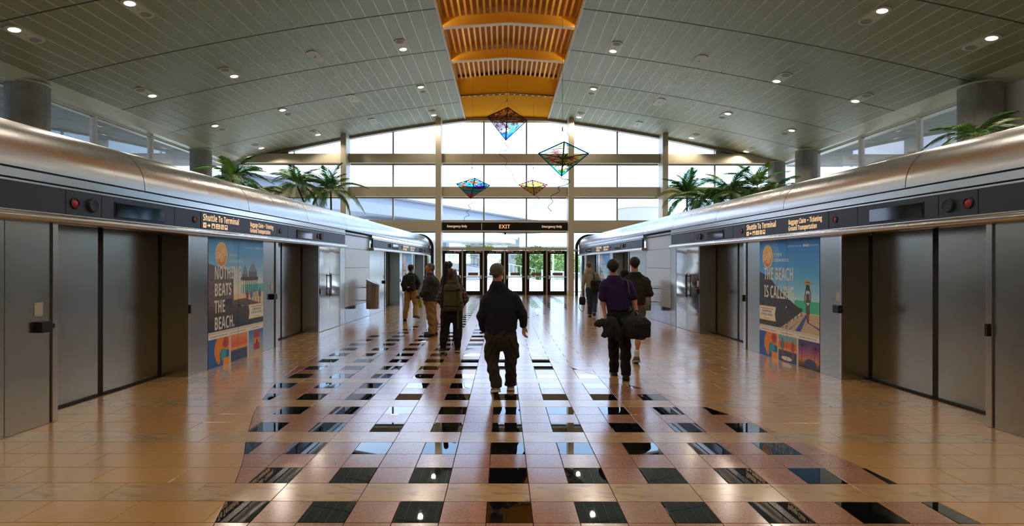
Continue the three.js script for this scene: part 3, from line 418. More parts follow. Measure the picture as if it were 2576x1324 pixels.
const posterBeats = canvas(1024, 1240, (c, W) => {
  let g = c.createLinearGradient(0, 0, 0, 700); g.addColorStop(0, '#3f9fe6'); g.addColorStop(0.5, '#a4d6f4'); g.addColorStop(0.75, '#f6ead0'); g.addColorStop(1, '#dcbc90'); c.fillStyle = g; c.fillRect(0, 0, W, 1240);
  c.fillStyle = '#58c8c2'; c.fillRect(560, 470, 464, 90); c.fillStyle = '#ecd2a4'; c.fillRect(0, 560, W, 240); g = c.createLinearGradient(0, 560, 0, 900); g.addColorStop(0, '#8a7560'); g.addColorStop(0.35, '#5a5048'); g.addColorStop(1, '#24272c'); c.fillStyle = g; c.beginPath(); c.moveTo(0, 640); c.lineTo(640, 610); c.lineTo(1024, 700); c.lineTo(1024, 920); c.lineTo(0, 920); c.fill();
  for (const [i, k] of ['#c43a3a', '#e08a2a', '#e9d04a', '#4a9a4a', '#3a6ac0', '#6a3a9a'].entries()) { c.fillStyle = k; c.beginPath(); c.moveTo(0, 240 + i * 55); c.quadraticCurveTo(90, 330 + i * 45, 0, 420 + i * 50); c.lineTo(0, 380 + i * 50); c.fill(); }
  c.fillStyle = '#6d5f58'; c.beginPath(); c.moveTo(0, 250); c.lineTo(260, 300); c.lineTo(420, 345); c.lineTo(430, 640); c.lineTo(0, 660); c.fill(); for (let i = 0; i < 140; i++) { c.fillStyle = ['#57493f', '#7d6a5c', '#463c38', '#8a6a58', '#5a6470'][i % 5]; c.fillRect(hash(i, 3, 8) * 410, 290 + hash(i, 4, 8) * 340, 26, 12); }
  c.fillStyle = '#8b9099'; for (const [x, y, w] of [[640, 260, 110], [800, 230, 170]]) { c.beginPath(); c.moveTo(x - w * 0.55, y + 110); c.lineTo(x, y); c.lineTo(x + w * 0.55, y + 110); c.fill(); c.fillStyle = '#6e6f72'; c.fillRect(x - w * 0.5, y + 105, w, 60); c.fillStyle = '#8b9099'; } c.fillStyle = '#5c4636'; c.fillRect(560, 390, 350, 40); for (let i = 0; i < 9; i++) c.fillRect(575 + i * 38, 430, 12, 150); c.fillStyle = '#f0e6cc'; for (let i = 0; i < 5; i++) c.fillRect(440 + i * 45, 400 + i * 6, 16, 170);
  figure(c, 690, 700, 170, '#a83a4a', '#7a5040'); figure(c, 770, 690, 165, '#3a7fa8', '#8a5c48'); figure(c, 830, 695, 165, '#c9c2b4', '#8a5c48'); figure(c, 890, 690, 160, '#d8d0c4', '#7a5040'); figure(c, 950, 690, 175, '#4a6a9a', '#7a5040'); c.fillStyle = '#3b3d40'; c.fillRect(230, 600, 170, 70); c.beginPath(); c.arc(270, 680, 28, 0, 7); c.arc(370, 680, 28, 0, 7); c.fill();
  arcs(c, 215, 160, 105, 'rgba(235,240,240,0.55)'); scroll(c, 215, 160, 105); c.fillStyle = 'rgba(235,235,230,0.75)'; c.font = 'bold 40px sans-serif'; c.textAlign = 'left'; c.fillText('ST.PETE', 350, 180); c.fillText('CLEARWATER', 350, 240); c.font = '22px sans-serif'; c.fillText('VisitStPeteClearwater.com', 620, 90, 200); c.fillRect(850, 70, 22, 22); c.fillRect(878, 70, 22, 22); c.fillRect(906, 70, 22, 22); c.fillText('#LiveAmplified', 935, 90, 84);
  head(c, ['NOTHING', 'BEATS', 'THE', 'BEACH.'], 95, 400, 140, 0.72, 162, '#ece4d2'); ribbonBox(c, 715, 690, 320, 150, true);
  lower(c, W, 900, ['YOUR ROADMAP TO COAST AND CULTURE', "TAKE A SUNSET, YOU WON'T FIND BETTER", 'THE SWEETEST WEEKEND']); sunset(c, W * 0.37, 970, W * 0.3, 270, true); c.fillStyle = '#26334f'; for (let i = 0; i < 40; i++) c.fillRect(W * 0.38 + (i % 10) * 29, 1150 + ((i / 10) | 0) * 20, 20, 9);
  g = c.createLinearGradient(0, 970, 0, 1240); g.addColorStop(0, '#3f7fc0'); g.addColorStop(0.6, '#8fb8d0'); g.addColorStop(1, '#c9b48a'); c.fillStyle = g; c.fillRect(W * 0.7, 970, W * 0.3, 270); c.fillStyle = '#b8402f'; c.fillRect(W * 0.8, 990, 130, 200); c.fillStyle = '#e08a3a'; c.fillRect(W * 0.8, 1060, 130, 60); figure(c, W * 0.865, 1170, 100, '#2a1a18', '#2a1a18');
});
const posterCalling = canvas(1024, 1240, (c, W) => {
  let g = c.createLinearGradient(0, 0, 0, 600); g.addColorStop(0, '#2f8af0'); g.addColorStop(0.6, '#62bcf6'); g.addColorStop(1, '#b4ecf6'); c.fillStyle = g; c.fillRect(0, 0, W, 1240); c.fillStyle = '#48c8a4'; c.fillRect(640, 600, 384, 120);
  c.fillStyle = '#f0dcae'; c.fillRect(560, 715, 464, 40); c.fillStyle = '#d8bf9a'; c.beginPath(); c.moveTo(760, 720); c.lineTo(1024, 720); c.lineTo(1024, 960); c.lineTo(300, 960); c.fill(); c.strokeStyle = '#9a8262'; c.lineWidth = 3; for (let i = 0; i < 14; i++) { c.beginPath(); c.moveTo(760 - i * 33, 730 + i * 17); c.lineTo(1024, 735 + i * 18); c.stroke(); }
  c.fillStyle = '#3a3e46'; c.beginPath(); c.moveTo(0, 330); c.lineTo(180, 380); c.lineTo(420, 540); c.lineTo(760, 700); c.lineTo(720, 730); c.lineTo(300, 960); c.lineTo(0, 960); c.fill(); for (let i = 0; i < 260; i++) { c.fillStyle = ['#3c4230', '#55522f', '#23261f', '#6a6440'][i % 4]; const x = hash(i, 1, 5) * 560, y = 480 + hash(i, 2, 5) * 440; c.fillRect(x, y, 10, 22); }
  c.strokeStyle = '#4a4136'; c.lineWidth = 22; c.beginPath(); c.moveTo(0, 760); c.lineTo(430, 640); c.lineTo(770, 690); c.stroke(); for (let i = 0; i < 7; i++) { c.lineWidth = 18 - i; c.beginPath(); c.moveTo(380 + i * 62, 640 + i * 8); c.lineTo(380 + i * 62, 900 - i * 24); c.stroke(); } c.fillStyle = '#4460a8'; c.beginPath(); c.moveTo(820, 730); c.lineTo(850, 735); c.lineTo(700, 960); c.lineTo(600, 960); c.fill(); c.beginPath(); c.moveTo(620, 860); c.lineTo(780, 760); c.lineTo(480, 960); c.lineTo(440, 960); c.fill();
  for (let i = 0; i < 3; i++) palmPic(c, 60 + i * 140, 430 - i * 50, 90, '#46562f');
  // woman in a wide straw hat, white bikini
  { const x = 850, y = 800, sk = '#6a4232'; c.fillStyle = sk; c.strokeStyle = sk; c.lineCap = 'round'; const limb = (p, w) => { c.lineWidth = w; c.beginPath(); c.moveTo(p[0], p[1]); c.quadraticCurveTo(p[2], p[3], p[4], p[5]); c.stroke(); };
    limb([x - 10, y - 170, x - 16, y - 90, x - 8, y - 82], 26); limb([x - 8, y - 86, x - 12, y - 40, x - 2, y - 2], 17); limb([x + 14, y - 170, x + 22, y - 90, x + 12, y - 80], 26); limb([x + 12, y - 86, x + 14, y - 40, x + 10, y + 4], 17); limb([x - 26, y - 312, x - 50, y - 250, x - 46, y - 180], 13); limb([x + 28, y - 312, x + 54, y - 250, x + 34, y - 190], 13);
    c.beginPath(); c.moveTo(x - 32, y - 320); c.quadraticCurveTo(x - 22, y - 250, x - 24, y - 225); c.quadraticCurveTo(x - 36, y - 190, x - 28, y - 160); c.lineTo(x + 32, y - 160); c.quadraticCurveTo(x + 38, y - 190, x + 26, y - 225); c.quadraticCurveTo(x + 24, y - 250, x + 34, y - 320); c.fill(); c.beginPath(); c.ellipse(x, y - 350, 19, 26, 0, 0, 7); c.fill(); c.fillRect(x - 9, y - 332, 18, 20);
    c.fillStyle = '#2a1812'; c.beginPath(); c.ellipse(x - 16, y - 335, 12, 34, 0.2, 0, 7); c.fill(); c.beginPath(); c.ellipse(x + 18, y - 335, 11, 32, -0.2, 0, 7); c.fill(); c.fillStyle = '#c49a62'; c.beginPath(); c.ellipse(x, y - 372, 64, 17, 0.05, 0, 7); c.fill(); c.beginPath(); c.ellipse(x, y - 388, 27, 23, 0, 0, 7); c.fill(); c.fillStyle = '#7a3a2a'; c.fillRect(x - 27, y - 384, 54, 9);
    c.fillStyle = '#b4e8f4'; for (const k of [-1, 1]) { c.beginPath(); c.ellipse(x + k * 14, y - 285, 14, 17, 0, 0, 7); c.fill(); } c.beginPath(); c.moveTo(x - 29, y - 186); c.lineTo(x + 31, y - 186); c.quadraticCurveTo(x + 16, y - 168, x + 2, y - 156); c.quadraticCurveTo(x - 14, y - 168, x - 29, y - 186); c.fill(); c.fillStyle = 'rgba(60,80,140,0.8)'; c.beginPath(); c.moveTo(x + 10, y); c.lineTo(1024, y + 42); c.lineTo(1024, y + 60); c.lineTo(x + 4, y + 8); c.fill(); }
  arcs(c, 160, 165, 100, 'rgba(235,245,250,0.6)'); scroll(c, 160, 165, 105); c.fillStyle = '#dfe9ee'; c.font = 'bold 42px sans-serif'; c.textAlign = 'left'; c.fillText('ST.PETE', 275, 165); c.fillText('CLEARWATER', 275, 222); c.font = '22px sans-serif'; c.fillText('VisitStPeteClearwater.com', 520, 75, 230); c.fillRect(775, 55, 24, 24); c.fillRect(805, 55, 24, 24); c.fillRect(835, 55, 24, 24); c.fillText('#LiveAmplified', 870, 75, 130);
  head(c, ['THE BEACH', 'IS CALLING.'], 90, 415, 148, 0.68, 190, '#ece6d6'); ribbonBox(c, -12, 700, 330, 150, false);
  lower(c, W, 905, ['YOUR ROADMAP TO COAST AND CULTURE', 'SAY YES TO FRESH SEAFOOD', 'SURRENDER TO SURREAL AT ST. PETE']); sunset(c, W * 0.36, 975, W * 0.3, 265, true); c.fillStyle = '#7fb0b0'; c.fillRect(W * 0.36, 975, W * 0.3, 60); figure(c, W * 0.43, 1200, 200, '#3f7f9a', '#8a5540'); figure(c, W * 0.6, 1200, 190, '#b8404a', '#9a6048'); c.fillStyle = '#e9e2d4'; c.beginPath(); c.ellipse(W * 0.5, 1205, 90, 22, 0, 0, 7); c.fill(); sunset(c, W * 0.69, 975, W * 0.31, 265, false); palmPic(c, W * 0.74, 1030, 90, '#1c2014'); palmPic(c, W * 0.93, 1040, 70, '#1c2014'); c.fillStyle = '#3a4a6a'; c.beginPath(); c.ellipse(W * 0.87, 1190, 90, 45, 0, 0, 7); c.fill();
});
const posterMat = { left: std(0xffffff, 0.42, 0, { map: posterBeats }), right: std(0xffffff, 0.42, 0, { map: posterCalling }) };

// ---- sign lettering (lit amber)
function amberText(w, h, draw) { const t = canvas(w, h, (c) => { c.fillStyle = '#000'; c.fillRect(0, 0, w, h); c.fillStyle = '#ffc98a'; c.strokeStyle = '#ffc98a'; draw(c); }); return std(0x3b3f47, 0.42, 0.35, { emissive: 0xffffff, emissiveMap: t, emissiveIntensity: 1.3 }); }
const shuttleMat = amberText(1536, 192, (c) => {
  c.textAlign = 'left'; const put = (t, x, y, size, w) => { c.font = `bold ${size}px sans-serif`; const m = c.measureText(t).width; c.save(); c.translate(x, y); c.scale(w / m, 1.0); c.fillText(t, 0, 0); c.restore(); };
  put('Shuttle To Terminal', 30, 92, 108, 640); put('Baggage Claim', 900, 88, 84, 300); c.fillRect(1220, 52, 16, 16); put('Ticketing', 1256, 88, 84, 190); put('Ground Transportation', 900, 168, 84, 470);
  const Y = 116, H = 58; c.fillRect(32, Y, 52, H); c.fillStyle = '#000'; put('H', 42, Y + 49, 54, 32); c.fillStyle = '#ffc98a'; c.fillRect(98, Y + 23, 34, 12); c.beginPath(); c.moveTo(122, Y + 6); c.lineTo(152, Y + 29); c.lineTo(122, Y + 52); c.fill();
  [[172, 52], [240, 72], [328, 52], [396, 52]].forEach(([x, w], i) => { c.fillRect(x, Y, w, H); c.fillStyle = '#000'; if (i === 0) { c.fillRect(x + 10, Y + 26, 32, 28); c.fillRect(x + 18, Y + 10, 16, 10); } if (i === 1) { c.fillRect(x + 10, Y + 14, 52, 8); c.fillRect(x + 10, Y + 32, 12, 18); c.fillRect(x + 30, Y + 30, 12, 20); c.fillRect(x + 50, Y + 32, 12, 18); } if (i === 2) { c.beginPath(); c.arc(x + 18, Y + 16, 8, 0, 7); c.fill(); c.fillRect(x + 13, Y + 26, 10, 26); c.fillRect(x + 32, Y + 16, 10, 36); } if (i === 3) { c.fillRect(x + 9, Y + 10, 34, 22); c.fillRect(x + 11, Y + 40, 10, 10); c.fillRect(x + 31, Y + 40, 10, 10); } c.fillStyle = '#ffc98a'; });
});
const speakerGeo = new THREE.LatheGeometry([[0.0001, 0.028], [0.055, 0.028], [0.06, 0.032], [0.075, 0.03], [0.078, 0]].map(p => new THREE.Vector2(...p)), 28).rotateX(Math.PI / 2);
const bezelGeo = new THREE.TorusGeometry(0.052, 0.011, 8, 28), lensGeo = new THREE.SphereGeometry(0.05, 20, 8, 0, 6.3, 0, 1.2).scale(1, 0.45, 1).rotateX(Math.PI / 2).translate(0, 0, -0.012);
const bezelS = new THREE.TorusGeometry(0.043, 0.009, 8, 24), lensS = lensGeo.clone().scale(0.82, 0.82, 0.82);

function quadUV(g, u0, u1) { const uv = g.attributes.uv; for (let i = 0; i < uv.count; i++) uv.setX(i, u0 + (u1 - u0) * uv.getX(i)); return g; }
const wavyLeaf = (() => { const g = new THREE.BoxGeometry(0.7, LINT, 0.04, 18, 64, 1), p = g.attributes.position; for (let i = 0; i < p.count; i++) if (p.getZ(i) > 0) { const x = p.getX(i), y = p.getY(i), e = Math.max(0, 1 - Math.pow(Math.abs(y) / (LINT / 2), 8)); p.setZ(i, 0.02 + e * (0.0016 * Math.sin(y * 8.5 + 0.5 * Math.sin(x * 5)) + 0.0006 * Math.sin(y * 21 + x * 3) + 0.0004 * Math.sin(x * 8 + y * 2))); } return toCreasedNormals(g, 0.7); })();
function bay(side, dc, n, where) {
  const S = SIDES[side], X = (u) => S.s * u, mid = (a, b) => S.s * (a + b) / 2, E = { kind: 'structure' };
  const grp = (name, label, cat, extra) => onWall(thing(name, label, cat, [0, 0, 0], 0, extra), S, dc);
  const wall = grp('wall_' + side, `brushed steel cladding strips and returns around the ${where} shuttle doors`, 'steel wall', E);
  const panel = (a, b, y0, y1, z, mat = M.steel, name = 'steel_panel', dep = 0.04) => part(wall, name, uvBox(rbox(b - a - 0.006, y1 - y0 - 0.004, dep, 0.004)), mat, [mid(a, b), (y0 + y1) / 2, z - dep / 2]);
  // cladding strips and posters' carrier
  panel(-5.45, -4.1, 0, LINT + 0.05, 0); panel(-4.1, -3.61, 0, LINT + 0.05, 0); panel(-3.61, -3.54, 0, LINT + 0.05, 0.02, M.trimSteel, 'corner_post', 0.06);
  panel(-1.37, -1.32, 0, LINT + 0.05, 0.01, M.trimSteel, 'corner_post', 0.05); panel(-1.32, -0.87, 0, LINT + 0.05, 0); panel(0.87, 1.34, 0, LINT + 0.05, 0); panel(1.34, 1.45, 0, LINT + 0.05, 0.02, M.trimSteel, 'corner_post', 0.06); panel(5.05, 5.45, 0, LINT + 0.05, 0.0);
  panel(-0.87, 0.87, 0, LINT + 0.05, -0.03, M.charcoal2, 'poster_backing');
  // recess returns
  for (const [a, dir] of [[-3.54, 1], [-1.37, -1], [1.45, 1], [3.58, -1]]) part(wall, 'recess_return', uvBox(box(0.03, LINT + 0.3, REC)), M.steel, [X(a - dir * 0.014), (LINT + 0.3) / 2, -REC / 2 - 0.005]);
  for (const [a, b] of [[-3.54, -1.37], [1.45, 3.58]]) part(wall, 'recess_header', box(b - a, 0.22, REC), M.charcoal2, [mid(a, b), LINT + 0.14, -REC / 2 - 0.03]);
  // sliding shuttle doors
  [[-3.54, -1.37, 'near'], [1.45, 3.58, 'far']].forEach(([a, b, nf]) => {
    const door = grp('door_' + (++nDoor), `pair of brushed steel sliding shuttle doors in the ${nf} recess of the ${where} bay`, 'sliding door', { kind: 'structure' });
    const c = (a + b) / 2;
    for (const [p, q] of [[a, c - 0.035], [c + 0.035, b]]) part(door, 'door_leaf', uvBox(rbox(q - p - 0.008, LINT + 0.02, 0.05, 0.006)), M.steel, [mid(p, q), (LINT + 0.02) / 2 + 0.012, -REC - 0.025]);
    part(door, 'meeting_seal', box(0.066, LINT, 0.03), M.rubber, [X(c), LINT / 2, -REC - 0.02]);
    part(door, 'side_seal', box(0.02, LINT, 0.02), M.rubber, [X(b - 0.01), LINT / 2, -REC + 0.006]);
    part(door, 'threshold', box(b - a, 0.012, 0.06), M.rubber, [mid(a, b), 0.008, -REC + 0.02]);
    part(door, 'back_plate', box(b - a + 0.1, LINT + 0.3, 0.03), M.black, [mid(a, b), (LINT + 0.3) / 2, -REC - 0.08]);
  });
  // polished service doors at the far end
  const sd = grp('door_' + (++nDoor), `polished mirror-like double service door closing the ${where} bay`, 'service door', { kind: 'structure' });
  for (const [p, q] of [[3.62, 4.3], [4.3, 5.02]]) part(sd, 'door_leaf', wavyLeaf, M.polished, [mid(p, q), LINT / 2 + 0.012, -0.02]).scale.x = (q - p - 0.006) / 0.7;
  part(sd, 'handle_plate', rbox(0.07, 0.62, 0.012, 0.004), M.trimSteel, [X(4.36), 1.13, 0.008]);
  part(sd, 'pull_handle', merge([rbox(0.022, 0.56, 0.022, 0.008, 0, 0, 0.06), rbox(0.02, 0.02, 0.06, 0.004, 0, 0.24, 0.03), rbox(0.02, 0.02, 0.06, 0.004, 0, -0.24, 0.03)]), M.black, [X(4.25), 1.13, 0]);
  part(sd, 'lock', disc(0.025, 0.02, 18), M.trimSteel, [X(4.4), 0.98, 0.012]);
  // poster in two halves
  const po = grp('beach_poster', side === 'left' ? `beach poster reading NOTHING BEATS THE BEACH on the ${where} bay` : `beach poster reading THE BEACH IS CALLING on the ${where} bay`, 'poster');
  for (const [u, k] of [[-0.435, 0], [0.435, 1]]) { const kk = k, g = new THREE.PlaneGeometry(0.864, LINT); quadUV(g, kk * 0.5, kk * 0.5 + 0.5); const q = part(po, 'poster_half', g, posterMat[side], [u, LINT / 2, 0.003]); part(q, 'door_panel', box(0.864, LINT, 0.03, 0, 0, -0.017), M.charcoal2); }
  part(po, 'lock', merge([disc(0.016, 0.03, 14), rbox(0.05, 0.018, 0.018, 0.005, 0.03, -0.012, 0.02)]), M.trimSteel, [0.03, 0.95, 0.018]);
  // latch boxes, keepers and plaques
  const uBox = side === 'left' ? [-3.66, 1.3] : [-1.38, 3.56], uKeep = side === 'left' ? [-1.37, 3.58] : [-3.57, 1.42];
  uBox.forEach((u, i) => {
    const sg = side === 'left' ? -1 : 1, near = i === 0;
    const b = grp('latch_box', `black latch box on the steel strip beside the ${near ? 'near' : 'far'} doors of the ${where} bay`, 'latch', { group: 'black latch boxes on the shuttle walls' });
    part(b, 'body', rbox(0.13, 0.115, 0.07, 0.008), M.black, [X(u + sg * 0.06), 1.02, 0.035]); part(b, 'bolt', rbox(0.05, 0.05, 0.03, 0.006), M.rubber, [X(u - sg * 0.02), 1.02, 0.04]);
    const p = grp('wall_plaque', `small metal plaque above the ${near ? 'near' : 'far'} latch box of the ${where} bay`, 'plaque', { group: 'metal plaques above the latch boxes' });
    part(p, 'plate', rbox(0.095, 0.14, 0.006, 0.002), M.plate, [X(u + sg * 0.09), 1.2, 0.003]); for (const [a, c] of [[-1, -1], [1, -1], [-1, 1], [1, 1]]) part(p, 'screw', disc(0.005, 0.004, 8), M.trimSteel, [X(u + sg * 0.09) + a * 0.037, 1.2 + c * 0.058, 0.007]);
  });
  uKeep.forEach((u, i) => { const k = grp('latch_keeper', `slim black keeper on the corner post of the ${i ? 'far' : 'near'} recess, ${where} bay`, 'latch', { group: 'black keepers on the recess corners' }); part(k, 'keeper', rbox(0.03, 0.13, 0.03, 0.004), M.black, [X(u), 1.0, 0.035]); });
  // lintel and sign band
  const L = grp('trim_' + (++nTrim), `rounded steel lintel bar running over the ${where} shuttle doors`, 'lintel', E);
  const ls = new THREE.Shape(); ls.moveTo(-0.05, 0); ls.lineTo(0.1, 0); ls.absarc(0.1, 0.045, 0.045, -Math.PI / 2, Math.PI / 2, false); ls.lineTo(-0.05, 0.09);
  for (const [a, b] of [[-5.45, -2.7], [-2.7, 0], [0, 2.7], [2.7, 5.2]]) part(L, 'lintel_bar', toCreasedNormals(sweepX(ls, b - a - 0.004, { curveSegments: 10 }), 0.6), M.trimSteel, [mid(a, b), LINT, 0]);
  const sg = grp('shuttle_sign', side === 'left' ? `charcoal sign band with lit amber Shuttle To Terminal lettering, over the ${where} bay` : `charcoal sign band lit with amber Shuttle To Terminal words, over the ${where} bay`, 'sign');
  const cuts = [-5.4, -3.54, -3.07, -1.81, -1.22, 1.22, 1.7, 3.1, 3.62, 5.15], y0 = LINT + 0.095, y1 = 2.455;
  cuts.slice(0, -1).forEach((a, i) => { const b = cuts[i + 1], text = i === 4; part(sg, 'sign_panel', rbox(b - a - 0.006, y1 - y0, 0.06, 0.004), M.charcoal, [mid(a, b), (y0 + y1) / 2, 0.07]); });
  part(sg, 'lettering', new THREE.PlaneGeometry(2.42, y1 - y0 - 0.02), shuttleMat, [0, (y0 + y1) / 2, 0.102]);
  for (const [y, m, z] of [[y1 + 0.012, M.trimSteel, 0.085], [y0 - 0.004, M.trimSteel, 0.085]]) part(sg, 'edge_strip', box(10.55, 0.018, 0.05), m, [mid(-5.4, 5.15), y, z]);
  part(sg, 'shadow_gap', box(10.55, 0.025, 0.1), M.black, [mid(-5.4, 5.15), y1 + 0.03, 0.0]);
  const redAt = side === 'left' ? [-3.43, 3.28] : [-3.43, 3.45], spkAt = side === 'left' ? [-3.2, 3.46] : [-3.2, 3.28];
  for (const u of redAt) { const r = part(sg, 'red_lamp', bezelGeo, M.black, [X(u), 2.32, 0.104]); part(r, 'lens', lensGeo, M.red); }
  for (const u of [-1.36, 1.36]) { const r = part(sg, 'red_lamp', bezelS, M.black, [X(u), 2.32, 0.104]); part(r, 'lens', lensS, M.red); }
  for (const u of spkAt) part(sg, 'speaker', speakerGeo, M.charcoal2, [X(u), 2.32, 0.1]);
  for (const [a, b] of [[-2.86, -2.04], [2.13, 2.92]]) { const dsp = part(sg, 'display', rbox(b - a + 0.03, 0.19, 0.012, 0.004), M.black, [mid(a, b), 2.31, 0.102]); part(dsp, 'display_glass', box(b - a, 0.16, 0.006, 0, 0, 0.008), M.screen); }
}
bay('left', 9.1, 1, 'near left'); bay('left', 22.3, 2, 'far left'); bay('right', 8.96, 3, 'near right'); bay('right', 22.0, 4, 'far right');

// ---- wall runs between / behind the bays, canopies
for (const side of ['left', 'right']) {
  const S = SIDES[side], c1 = side === 'left' ? 9.1 : 8.96, c2 = side === 'left' ? 22.3 : 22.0;
  const w = onWall(thing('wall_' + side, `pale satin metal wall panels between the two ${side} shuttle bays`, 'wall', [0, 0, 0], 0, { kind: 'structure' }), S, (c1 + c2) / 2);
  const a = c1 + 5.45 - (c1 + c2) / 2, b = c2 - 5.45 - (c1 + c2) / 2;
  [[0.0, 0.46], [0.46, 1.0], [1.0, 1.55], [1.55, 2.1], [2.1, 2.56]].forEach(([y0, y1], i) => part(w, 'wall_panel', uvBox(rbox(b - a - 0.008, y1 - y0 - 0.008, 0.04, 0.004)), i ? M.satin : M.kick, [S.s * (a + b) / 2, (y0 + y1) / 2, -0.02]));
  part(w, 'backing', box(b - a, 2.6, 0.02), M.charcoal2, [S.s * (a + b) / 2, 1.3, -0.06]);
  // behind the camera: plain steel run with its own lintel
  const q = onWall(thing('wall_' + side, `plain brushed steel run of the ${side} wall behind the photographer`, 'wall', [0, 0, 0], 0, { kind: 'structure' }), S, -5.6);
  for (let i = 0; i < 7; i++) { const d = -14.7 + i * 2.6; part(q, 'steel_panel', uvBox(rbox(2.594, 2.5, 0.04, 0.004)), M.steel, [S.s * (d + 1.3 + 5.6), 1.25, -0.02]); }
  // canopy: barrel-shaped steel fascia in panels
  const can = onWall(thing('steel_canopy', `long barrel-curved brushed steel canopy over the ${side} shuttle doors`, 'canopy'), S, 9);
  const R = side === 'left' ? 0.53 : 0.48, sh = new THREE.Shape(); sh.moveTo(0.1, 0); sh.lineTo(0.1, 0.02); for (let i = 0; i <= 22; i++) { const t = i / 22 * Math.PI / 2; sh.lineTo(0.1 - R + Math.cos(t) * R, 0.02 + Math.sin(t) * R); } sh.lineTo(-R - 0.3, R + 0.02); sh.lineTo(-R - 0.3, R - 0.02); sh.lineTo(-R + 0.1, R - 0.03); for (let i = 22; i >= 0; i--) { const t = i / 22 * Math.PI / 2; sh.lineTo(0.1 - R + Math.cos(t) * (R - 0.03), 0.02 + Math.sin(t) * (R - 0.03)); } sh.lineTo(0.07, 0);
  const joints = [-14.6]; const first = side === 'left' ? 6.72 : 6.35; for (let d = first - 2.55 * 8; d < 26.5; d += 2.55) if (d > -14) joints.push(d); joints.push(27.3);
  const cache = new Map();
  for (let i = 0; i + 1 < joints.length; i++) { const L = joints[i + 1] - joints[i] - 0.012, k = L.toFixed(3); if (!cache.has(k)) cache.set(k, uvBox(toCreasedNormals(sweepX(sh, L), 0.5))); part(can, 'canopy_panel', cache.get(k), M.canopy, [S.s * ((joints[i] + joints[i + 1]) / 2 - 9), 2.6, 0]); }
  const Lall = 27.3 + 14.6, mx = S.s * ((27.3 - 14.6) / 2 - 9);
  part(can, 'groove', box(Lall, 0.02, 0.06), M.black, [mx, 2.595, 0.05]);
  for (const [u0, u1] of [[-14.6, c1 + 5.2], [c2 - 5.45, 27.3]]) part(can, 'fascia_strip', rbox(u1 - u0, 0.088, 0.04, 0.004), M.trimSteel, [S.s * ((u0 + u1) / 2 - 9), 2.54, 0.07]);
  part(can, 'soffit', box(Lall, 0.02, 0.2), M.charcoal2, [mx, 2.49, -0.04]);
  part(can, 'inner_liner', box(Lall, 0.55, 0.02), M.charcoal2, [mx, 2.8, -0.55]);
  // dark arched end rim
  const rim = onWall(thing('canopy_end_rim', `black arched rim finishing the far end of the ${side} steel canopy`, 'end rim'), S, 27.45);
  const rs = new THREE.Shape(); const R2 = 0.72; rs.moveTo(0.24, 0); rs.lineTo(0.24, 2.5); for (let i = 0; i <= 20; i++) { const t = i / 20 * Math.PI / 2; rs.lineTo(0.24 - R2 + Math.cos(t) * R2, 2.5 + Math.sin(t) * R2); } rs.lineTo(-1.2, 3.22); rs.lineTo(-1.2, 3.08); for (let i = 20; i >= 0; i--) { const t = i / 20 * Math.PI / 2; rs.lineTo(0.24 - R2 + Math.cos(t) * (R2 - 0.13), 2.5 + Math.sin(t) * (R2 - 0.13)); } rs.lineTo(0.11, 0);
  part(rim, 'rim', toCreasedNormals(sweepX(rs, 0.14), 0.5), M.rubber);
  part(rim, 'side_pane', box(0.012, 2.5, 0.12), M.pane, [S.s * 0.02, 1.25, 0.05]);
}

// ---- waste bins hung on the panels between the bays
for (const [side, d] of [['left', 16.0], ['right', 15.6]]) {
  const S = SIDES[side], b = onWall(thing('waste_bin', `wall-hung brushed steel waste bin with slanted top by the ${side} pale panels`, 'bin'), S, d);
  const body = new THREE.CylinderGeometry(0.2, 0.2, 0.92, 36, 1, false); const p = body.attributes.position; for (let i = 0; i < p.count; i++) if (p.getY(i) > 0.4) p.setY(i, 0.36 - p.getZ(i) * 0.45 * 1.0 + 0.0); body.computeVertexNormals();
  part(b, 'bin_body', uvBox(toCreasedNormals(body, 0.6)), std(lin(0.5, 0.47, 0.42), 0.28, 1), [0, 0.76, 0.36]);
  part(b, 'lid_seam', new THREE.TorusGeometry(0.2, 0.006, 6, 36).rotateX(Math.PI / 2), M.black, [0, 1.0, 0.36]);
  part(b, 'opening', rbox(0.02, 0.1, 0.14, 0.006), M.black, [S.s * 0.19, 0.9, 0.4]);
  for (const y of [0.55, 0.95]) part(b, 'bracket', rbox(0.06, 0.03, 0.17, 0.004), M.trimSteel, [0, y, 0.09]);
}
// ---- small cameras
{
  const c = thing('security_camera', 'small black dome camera hanging under the exit sign', 'camera', [endX(1270.5, 27.8), 0, -27.8]); part(c, 'stem', cyl(0.012, 0.012, 0.12, 10, 0, 3.37, 0), M.plate); part(c, 'dome', new THREE.SphereGeometry(0.06, 16, 12).translate(0, 3.28, 0), M.black);
  const e = thing('security_camera', 'white bullet camera on an arm at the end of the right canopy', 'camera', [endX(1447, 27), endY(630, 27), -27]); part(e, 'arm', bar(V(0.05, 0, 0), V(0.4, -0.06, 0), 0.03, 10), M.plate); part(e, 'housing', new THREE.SphereGeometry(0.08, 16, 12).scale(1, 1, 1.4), M.plate);
  const f = thing('security_camera', 'small grey camera box at the end of the left canopy', 'camera', [endX(1079, 27), endY(640, 27), -27]); part(f, 'housing', rbox(0.12, 0.12, 0.16, 0.03), M.plate); part(f, 'lens', disc(0.03, 0.03, 14, 0, 0, 0.09), M.black);
}
